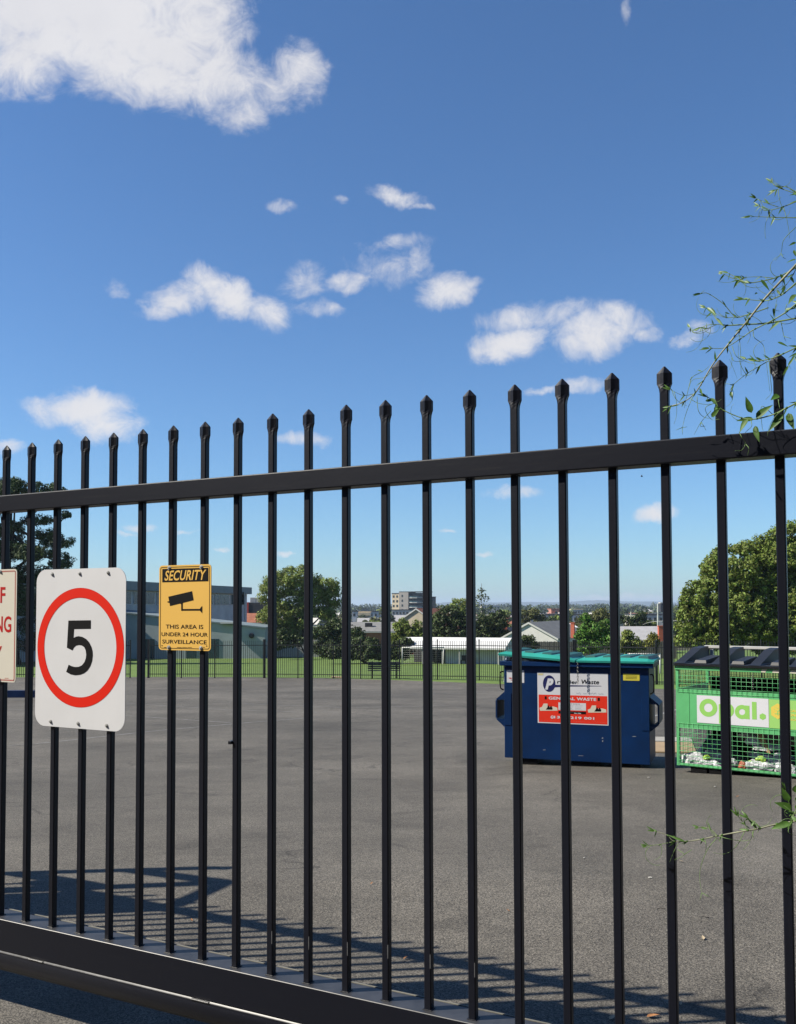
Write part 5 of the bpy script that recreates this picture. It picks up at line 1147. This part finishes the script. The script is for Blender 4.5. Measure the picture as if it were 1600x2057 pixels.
car((at(838, 1320, 104).x, 104, gz(104)), R(4), M['car_red'], 'red car seen through the open bay of the white shed')
car((at(884, 1320, 106).x, 106, gz(106)), R(176), M['car_red'], 'second red car partly hidden by the shed wall')

# soccer goals
def goal(x0, x1, yt, yb, Y, label, rz=0, dp=1.0):
    a = at(x0, yb, Y); b = at(x1, yb, Y); w = b.x - a.x; h = at(x0, yt, Y).z - a.z; zz_ = a.z
    o = empty('soccer_goal', (a.x, Y, zz_), rz, label, 'goal'); r = .045
    mb = MB(); mb.tube([(0, 0, 0), (0, 0, h)], r, 8); mb.build('post', M['frame_white'], o)
    mb = MB(); mb.tube([(w, 0, 0), (w, 0, h)], r, 8); mb.build('post', M['frame_white'], o)
    mb = MB(); mb.tube([(-r, 0, h), (w + r, 0, h)], r, 8); mb.build('crossbar', M['frame_white'], o)
    for x in (0, w): mb = MB(); mb.tube([(x, 0, h), (x, .35, h - .05), (x, dp, .05), (x, 0, .05)], r*.6, 6); mb.build('side_frame', M['frame_white'], o)
    mb = MB()
    for i in range(12): x = w*i/11; mb.tube([(x, .3, h - .05), (x, dp, .05)], .006, 4)
    for i in range(8): t = i/7; mb.tube([(0, .3 + (dp - .3)*t, h - .05 - (h - .1)*t), (w, .3 + (dp - .3)*t, h - .05 - (h - .1)*t)], .006, 4)
    mb.build('net', M['grey_metal'], o)
goal(808.5, 892, 1301, 1335, 79.5, 'white football goal standing before the open bay of the shed')
goal(1264, 1326, 1314, 1365, 56, 'white football goal behind the right end of the blue bin', rz=R(-4))
goal(1084, 1119, 1310, 1344, 66, 'small white goal frame peeking above the raised teal lid', rz=R(12))
mb = MB(); g = on_ground(1009, 1368); o = empty('leaning_frame', (g.x, 46.2, gz(46.2)), 0, 'white leaning goal frame left of the blue bin', 'goal')
k = 46.2/F; mb.bar((0, 0, 0), (.16, 0, 48*k), .05); mb.bar((.1, .5, 0), (.18, .03, 48*k), .04); mb.build('frame', M['frame_white'], o)

# power poles
def pole(x, yt, yb, Y, w, label, arms=True):
    p = at(x, yt, Y); zb = gz(Y); o = empty('power_pole', (p.x, Y, zb), 0, label, 'pole'); h = p.z - zb
    mb = MB(); mb.tube([(0, 0, 0), (0, 0, h)], [w, w*.7], 8); mb.build('shaft', M['pole'], o)
    if arms: mb = MB(); mb.box(-.7, .7, -.06, .06, h - 1.3, h - 1.15); mb.build('crossarm', M['pole'], o); mb = MB(); mb.bar((-.55, 0, h - 1.15), (-.6, 0, h + .3), .06); mb.build('bracket', M['pole'], o)
    return Vector((p.x, Y, p.z - 1.2))
pa = pole(1322, 1213, 1257, 130, .15, 'tall pale power pole above the right red chimney')
pb = pole(1268, 1229, 1256, 165, .12, 'thin white pole standing left of the tall power pole', arms=False)
pc = at(1340, 1236, 150); pd = at(1180, 1240, 240)
o = empty('power_line', pb, label='overhead cable running between the power poles', cat='cable'); mb = MB()
mb.tube([q - pb for q in smoothpts([at(1490, 1246, 128), pa + Vector((0, 0, -1.2)), pb + Vector((0, 0, -1.4)), at(1130, 1262, 180)], 8)], .03, 5); mb.build('cable', M['grey_metal'], o)

# apartment block and other larger buildings in the town
def block(name, x0, x1, yt, Y, dl, m_, label, floors=0, bays=0, rz=0, cat='building', roofm=None, group=None, wm='window'):
    a = at(x0, yt, Y); b = at(x1, yt, Y); w = b.x - a.x; zb = gz(Y); h = a.z - zb
    o = empty(name, (a.x, Y, zb), rz, label, cat, group); mb = MB(); mb.box(0, w, 0, dl, -.3, h); mb.build('wall', m_, o)
    mb = MB(); mb.box(-.2, w + .2, -.2, dl + .2, h + .003, h + .5); mb.build('roof', roofm or M['charcoal'], o)
    for f in range(floors):
        for b_ in range(bays):
            x = w*(b_ + .2)/bays; z_ = h - 3.1*(f + 1) + .6; mb = MB(); mb.box(x, x + w*.5/bays, -.08, -.01, z_, z_ + 1.5); mb.build('window', M[wm], o)
    return o
YA = 620
ap = block('apartment_block', 788, 803, 1193, YA, 14, M['beige'], 'cream and taupe apartment block with curved balconies above the gable', 5, 2, rz=R(-20))
x0 = at(804, 1193, YA).x - at(788, 1193, YA).x; x1 = at(858, 1193, YA).x - at(788, 1193, YA).x; h = at(788, 1193, YA).z - gz(YA)
mb = MB(); mb.box(x0 - .2, x0 + 6.3, -.6, 14, -.3, h + 1.0); mb.build('wall', M['taupe'], ap)
mb = MB(); mb.box(x0 + 6.3, x1, 2.2, 14, -.3, h + .6); mb.build('wall', M['charcoal'], ap)
mb = MB(); mb.box(x0 - .1, x1 + .6, -.6, 14, h + 1.01, h + 1.5); mb.build('roof', M['charcoal'], ap)
for f in range(5):
    z_ = h - 3.1*(f + 1) + .2; mb = MB(); P_ = [(x0 + 6.3, 0), (x0 + 9, -1.3), (x0 + 12.5, -1.2), (x0 + 15, .4), (x0 + 15.4, 2.3), (x0 + 6.3, 2.3)]
    mb.prism(P_, z_, z_ + .35, axis='z'); bl = mb.build('balcony', M['pale_wall'], ap); mb = MB(); mb.prism([(p[0], p[1]) for p in P_[:-1]] + [(x0 + 6.4, 2.2)], z_ + .36, z_ + 1.3, axis='z'); mb.build('balustrade', M['window_blue'], bl)
    mb = MB(); mb.box(x0 + 1.6, x0 + 2.6, -.7, -.61, z_ + .8, z_ + 2.2); mb.build('window', M['window'], ap)
block('office_block', 858, 876, 1200, 640, 12, M['charcoal'], 'dark upper storeys just right of the apartment block balconies', 3, 3, wm='window_blue')
block('shop_row', 788, 822, 1226, 600, 12, M['pale_wall'], 'row of white low buildings at the foot of the apartment block', 1, 5)
block('office_block', 718, 742, 1224, 700, 14, M['taupe'], 'grey boxy roof level building above the cream balconied flats', 0, 0)
block('office_block', 708, 760, 1229, 520, 16, M['render_grey'], 'wide flat grey building behind the cream balconied flats', 1, 6)
fl = block('cream_flats', 721, 745, 1231, 420, 10, M['pale_wall'], 'cream flats with two balcony bands left of the apartment block', 0, 0, roofm=M['beige'])
for z_ in (.8, -1.9): 
    mb = MB(); h = at(721, 1231, 420).z - gz(420); mb.box(-.3, 5.3, -1.6, -.01, h - 1.6 + z_ - .4, h - 1.6 + z_ + .7); mb.build('balcony', M['beige'], fl)
block('office_block', 968, 1004, 1217, 800, 16, M['pale_wall'], 'pale stepped office block right of the thin sapling', 3, 7, roofm=M['grey_metal'])
block('warehouse', 1096, 1180, 1236, 420, 30, M['render_grey'], 'long dark roofed warehouse left of the bright green tree', 1, 9)
block('warehouse', 1290, 1400, 1236, 400, 30, M['pale_wall'], 'long warehouse with a black roof edge behind the tall power pole', 1, 10)
block('billboard_tower', 1328, 1334, 1212, 500, 4, M['charcoal'], 'narrow black and white tower beside the tall power pole', 0, 0, roofm=M['frame_white'])
block('factory', 1150, 1172, 1225, 700, 20, M['pale_wall'], 'pale pitched factory on the horizon above the warehouse', 1, 4, roofm=M['beige'])
block('factory', 1108, 1126, 1224, 760, 20, M['brick'], 'reddish low factory on the horizon', 0, 0, roofm=M['tile_red'])

# many small town houses, each its own
random.seed(12)
hw = [M['pale_wall'], M['frame_white'], M['beige'], M['brick2'], M['render_grey']]; hr_ = [M['iron_pale'], M['tile_red'], M['tile_grey'], M['iron_grey'], M['pale_wall']]
protos = []
for i in range(5):
    o = empty('town_house', (0, 0, 0)); mb = MB(); w, d_, e, r = 11 + i*1.5, 9, 3.4, 5.8
    mb.prism([(0, 0), (d_, 0), (d_, e), (d_/2, r), (0, e)], 0, w, axis='x'); mb.build('wall', hw[i], o)
    mb = MB(); mb.prism([(-.5, e - .2), (d_/2, r + .05), (d_ + .5, e - .2), (d_ + .5, e), (d_/2, r + .3), (-.5, e)], -.4, w + .4, axis='x'); mb.build('roof', hr_[i], o)
    for x in (1.5, w/2, w - 3): mb = MB(); mb.box(x, x + 1.6, -.06, -.01, 1.1, 2.4); mb.build('window', M['window'], o)
    protos.append(o)
names = ['white roofed', 'terracotta roofed', 'grey tiled', 'dark iron roofed', 'pale flat coloured']
used = [False]*5
BARS = [10, 62, 114, 170, 226, 285, 346, 410, 477, 547, 620, 697, 775, 858, 945, 1037, 1132, 1234, 1340, 1450, 1570, 1700]
ORD = ['zeroth', 'first', 'second', 'third', 'fourth', 'fifth', 'sixth', 'seventh', 'eighth', 'ninth', 'tenth', 'eleventh', 'twelfth', 'thirteenth', 'fourteenth', 'fifteenth', 'sixteenth', 'seventeenth', 'eighteenth', 'nineteenth', 'twentieth', 'twenty first']
placed = []
def label_placed(cat):
    seen = {}
    for px_, kind, o in sorted(placed, key=lambda t: t[0]):
        gap = sum(1 for b in BARS if b < px_); key = (kind, gap); seen[key] = seen.get(key, 0) + 1
        tag(o, '%s %s, %s from left in the %s gap between gate bars' % (kind, cat, ORD[seen[key]], ORD[min(gap, 21)]), cat.split()[-1], '%s %ss' % (kind, cat))
    placed.clear()
for row, (Ya, Yb, num) in enumerate([(330, 480, 16), (480, 640, 30), (640, 1000, 46)]):
    for k in range(num):
        Y = random.uniform(Ya, Yb); px_ = 500 + (1480 - 500)*(k + random.random())/num; x = ray(px_, 1225).x*Y; i = random.choice([0, 0, 0, 1, 2, 4, 4])
        if used[i]: o = copy_tree(protos[i])
        else: o = protos[i]; used[i] = True
        o.location = (x, Y, gz(Y) - .1); o.rotation_euler = (0, 0, random.choice([0, R(90), R(-15), R(-30), R(-75)])); s_ = random.uniform(.65, .95); o.scale = (s_, s_, s_*random.uniform(.9, 1.2))
        placed.append((px_, names[i], o))
label_placed('town house')
for i in range(5):
    if not used[i]:
        for ch in list(protos[i].children): bpy.data.objects.remove(ch)
        bpy.data.objects.remove(protos[i])
# town trees: a few shapes, each copy its own object
tp = []
for i, (leaf, shp) in enumerate([('darkleaf', [(0,0,5,3.2,3.2,3.0),(1.8,0,4,2.2,2.2,2)]), ('oak', [(0,0,4.5,3.5,3.5,2.6),(-2,.5,3.5,2,2,2),(2,0,5,2,2,1.8)]), ('gum', [(0,0,7,2.6,2.6,2.2),(2,0,5.5,2,2,1.6),(-1.6,0,5,1.8,1.8,1.5)]), ('olive', [(0,0,4,3.6,3,2.4),(2.6,0,3.4,2,2,1.8)]), ('pine', [(0,0,9,.8,.8,1.6),(0,0,6.5,1.5,1.5,2.2),(0,0,3.8,2.1,2.1,2.4)])]):
    o = empty('town_tree', (0, 0, 0)); leafcloud('crown', blobclumps(shp, .9, 60 + i, .8), 26, .75, M[leaf], 70 + i, o)
    mb = MB(); mb.tube([(0, 0, -.5), (0, 0, shp[0][2])], [.3, .12], 6); mb.build('trunk', M['bark'], o); tp.append(o)
tn = ['dark rounded', 'broad green', 'loose gum', 'brownish olive', 'narrow dark']; used = [False]*5
for (Ya, Yb, num, sc) in [(180, 260, 16, .75), (260, 420, 30, .9), (420, 640, 34, 1.0)]:
    for k in range(num):
        Y = random.uniform(Ya, Yb); px_ = 470 + (1500 - 470)*(k + random.random())/num; x = ray(px_, 1225).x*Y; i = random.choice([0, 0, 1, 1, 2, 3, 3, 4])
        if used[i]: o = copy_tree(tp[i])
        else: o = tp[i]; used[i] = True
        s_ = sc*random.uniform(.65, 1.25); o.location = (x, Y, gz(Y)); o.rotation_euler = (0, 0, random.uniform(0, 6.28)); o.scale = (s_, s_, s_*random.uniform(.85, 1.1))
        placed.append((px_, tn[i], o))
label_placed('town tree')
# unseen hedge added behind the camera to cut sky light and reflections
o = empty('added_hedge', (0, -7.5, 0), label='tall hedge added out of view behind the camera to dim sky light', cat='hedge')
leafcloud('crown', blobclumps([(x_, 0, z_, 1.5, 1.0, 1.3) for x_ in range(-14, 15, 2) for z_ in (1.1, 2.9, 4.3)], .5, 90, .5, .9), 60, .2, M['darkleaf'], 91, o)
mb = MB(); mb.box(-14, 14, -.35, .35, 0, 4.6); mb.build('stems', M['bark'], o)
def long_building(loc, rz, length, label):  # unseen blocks added to cut sky light and dim reflections
    ob = empty('added_brick_block', loc, rz, label, 'building')
    mb = MB(); mb.box(0, length, 0, 9, 0, 9.5); mb.build('wall', M['brick2'], ob)
    mb = MB(); mb.box(-.4, length + .4, -.4, 9.4, 9.5, 9.9); mb.build('roof', M['charcoal'], ob)
    for i in range(int(length/4.3)):
        for f in (0, 1, 2): mb = MB(); mb.box(2 + i*4.2, 3.8 + i*4.2, 9.004, 9.06, 1 + f*3, 2.5 + f*3); mb.build('window', M['window'], ob)
long_building((-24, -20, 0), 0, 48, 'long brown brick block added behind the unseen hedge to dim sky light')
long_building((-35, 15, 0), R(-90), 34, 'long brown brick block added out of view on the left to darken reflections')  # added so the glossy black paint mirrors something dark
o = empty('street_tree', (2.02, 1.62, 0), label='leafy tree just outside the right edge that carries the climbing vine', cat='tree')
leafcloud('crown', blobclumps([(.05, -.15, 2.75, .72, .62, .6), (-.05, -.05, 2.1, .68, .6, .5), (.15, -.15, 1.4, .6, .5, .5)], .26, 95, 1.2), 60, .07, M['oak'], 96, o)
mb = MB(); limbs(mb, (0, 0, -.1), (0, 0, 2.8), .09, [(.4, .3, 3.1), (-.5, 0, 2.4), (.2, -.4, 3.3)], 97); mb.build('trunk', M['bark'], o)
tv = o.location
for vx, vy, vb, tz in ((1625, 505, .12, 2.7), (1625, 600, .12, 2.6), (1625, 690, .13, 2.5), (1625, 395, .12, 2.9), (1625, 790, .12, 2.3), (1660, 1630, .08, 1.5)):
    a_ = on_gate(vx, vy, vb) - tv; b_ = Vector((-.2, .05, tz)); mid_ = a_.lerp(b_, .5) + Vector((.02, .05, -.07 if vx < 1650 else .05))
    mb = MB(); mb.tube(smoothpts([a_, mid_, b_], 6), [.0022 + .0003*q for q in range(13)], 7); mb.build('vine_stem', M['vine_wood'], o)
# the far wooded horizon, one mass
rs = np.random.RandomState(5); cl = []
for _ in range(1300):
    Y = rs.uniform(640, 2300); x = rs.uniform(-.55, .62)*Y; s_ = rs.uniform(3, 6.5); cl.append((x, Y, gz(Y) + s_*rs.uniform(.3, 1.1), s_*1.7, s_*1.5, s_))
o = leafcloud('distant_woodland', cl, 34, 3.4, M['wood_far'], 8, aspect=.8); tag(o, 'far tree line along the horizon seen as one dark band', 'woodland', kind='stuff')
# blue hills far beyond
mb = MB(); nx = 160; rows_ = []
for j, (Y, f) in enumerate(((8200, 0), (8800, .55), (9300, 1), (9900, .7), (10500, 0))):
    for i in range(nx + 1):
        u = i/nx; x = (-.75 + 1.6*u)*Y; hh = 30 + 20*math.sin(u*11 + 1) + 13*math.sin(u*27) + 7*math.sin(u*61 + j) + 4*math.sin(u*143 + 2*j); hh *= .6 + .55*math.exp(-((u - .63)/.09)**2) + .35*math.exp(-((u - .45)/.06)**2)
        mb.v.append((x, Y, -3 + max(hh, 6)*f*1.15))
for j in range(4):
    for i in range(nx): a = j*(nx + 1) + i; mb.f.append((a, a + 1, a + nx + 2, a + nx + 1)); mb.m.append(0); mb.sm.append(True)
o = mb.build('hills', M['hill']); tag(o, kind='structure')

# ------------------------------------------------------------------ the air
hz = bpy.data.materials.new('haze_air'); hz.use_nodes = True; t = hz.node_tree; t.nodes.remove(t.nodes['Principled BSDF'])
pv = t.nodes.new('ShaderNodeVolumePrincipled'); pv.inputs['Color'].default_value = (.62, .76, .95, 1); pv.inputs['Density'].default_value = .00013; pv.inputs['Anisotropy'].default_value = .2
t.links.new(pv.outputs[0], t.nodes['Material Output'].inputs['Volume'])
mb = MB(); mb.box(-11000, 12500, -80, 14500, -14, 90); o = mb.build('haze', hz); tag(o, kind='stuff', label='thin bluish air between the yard and the far hills', cat='haze')
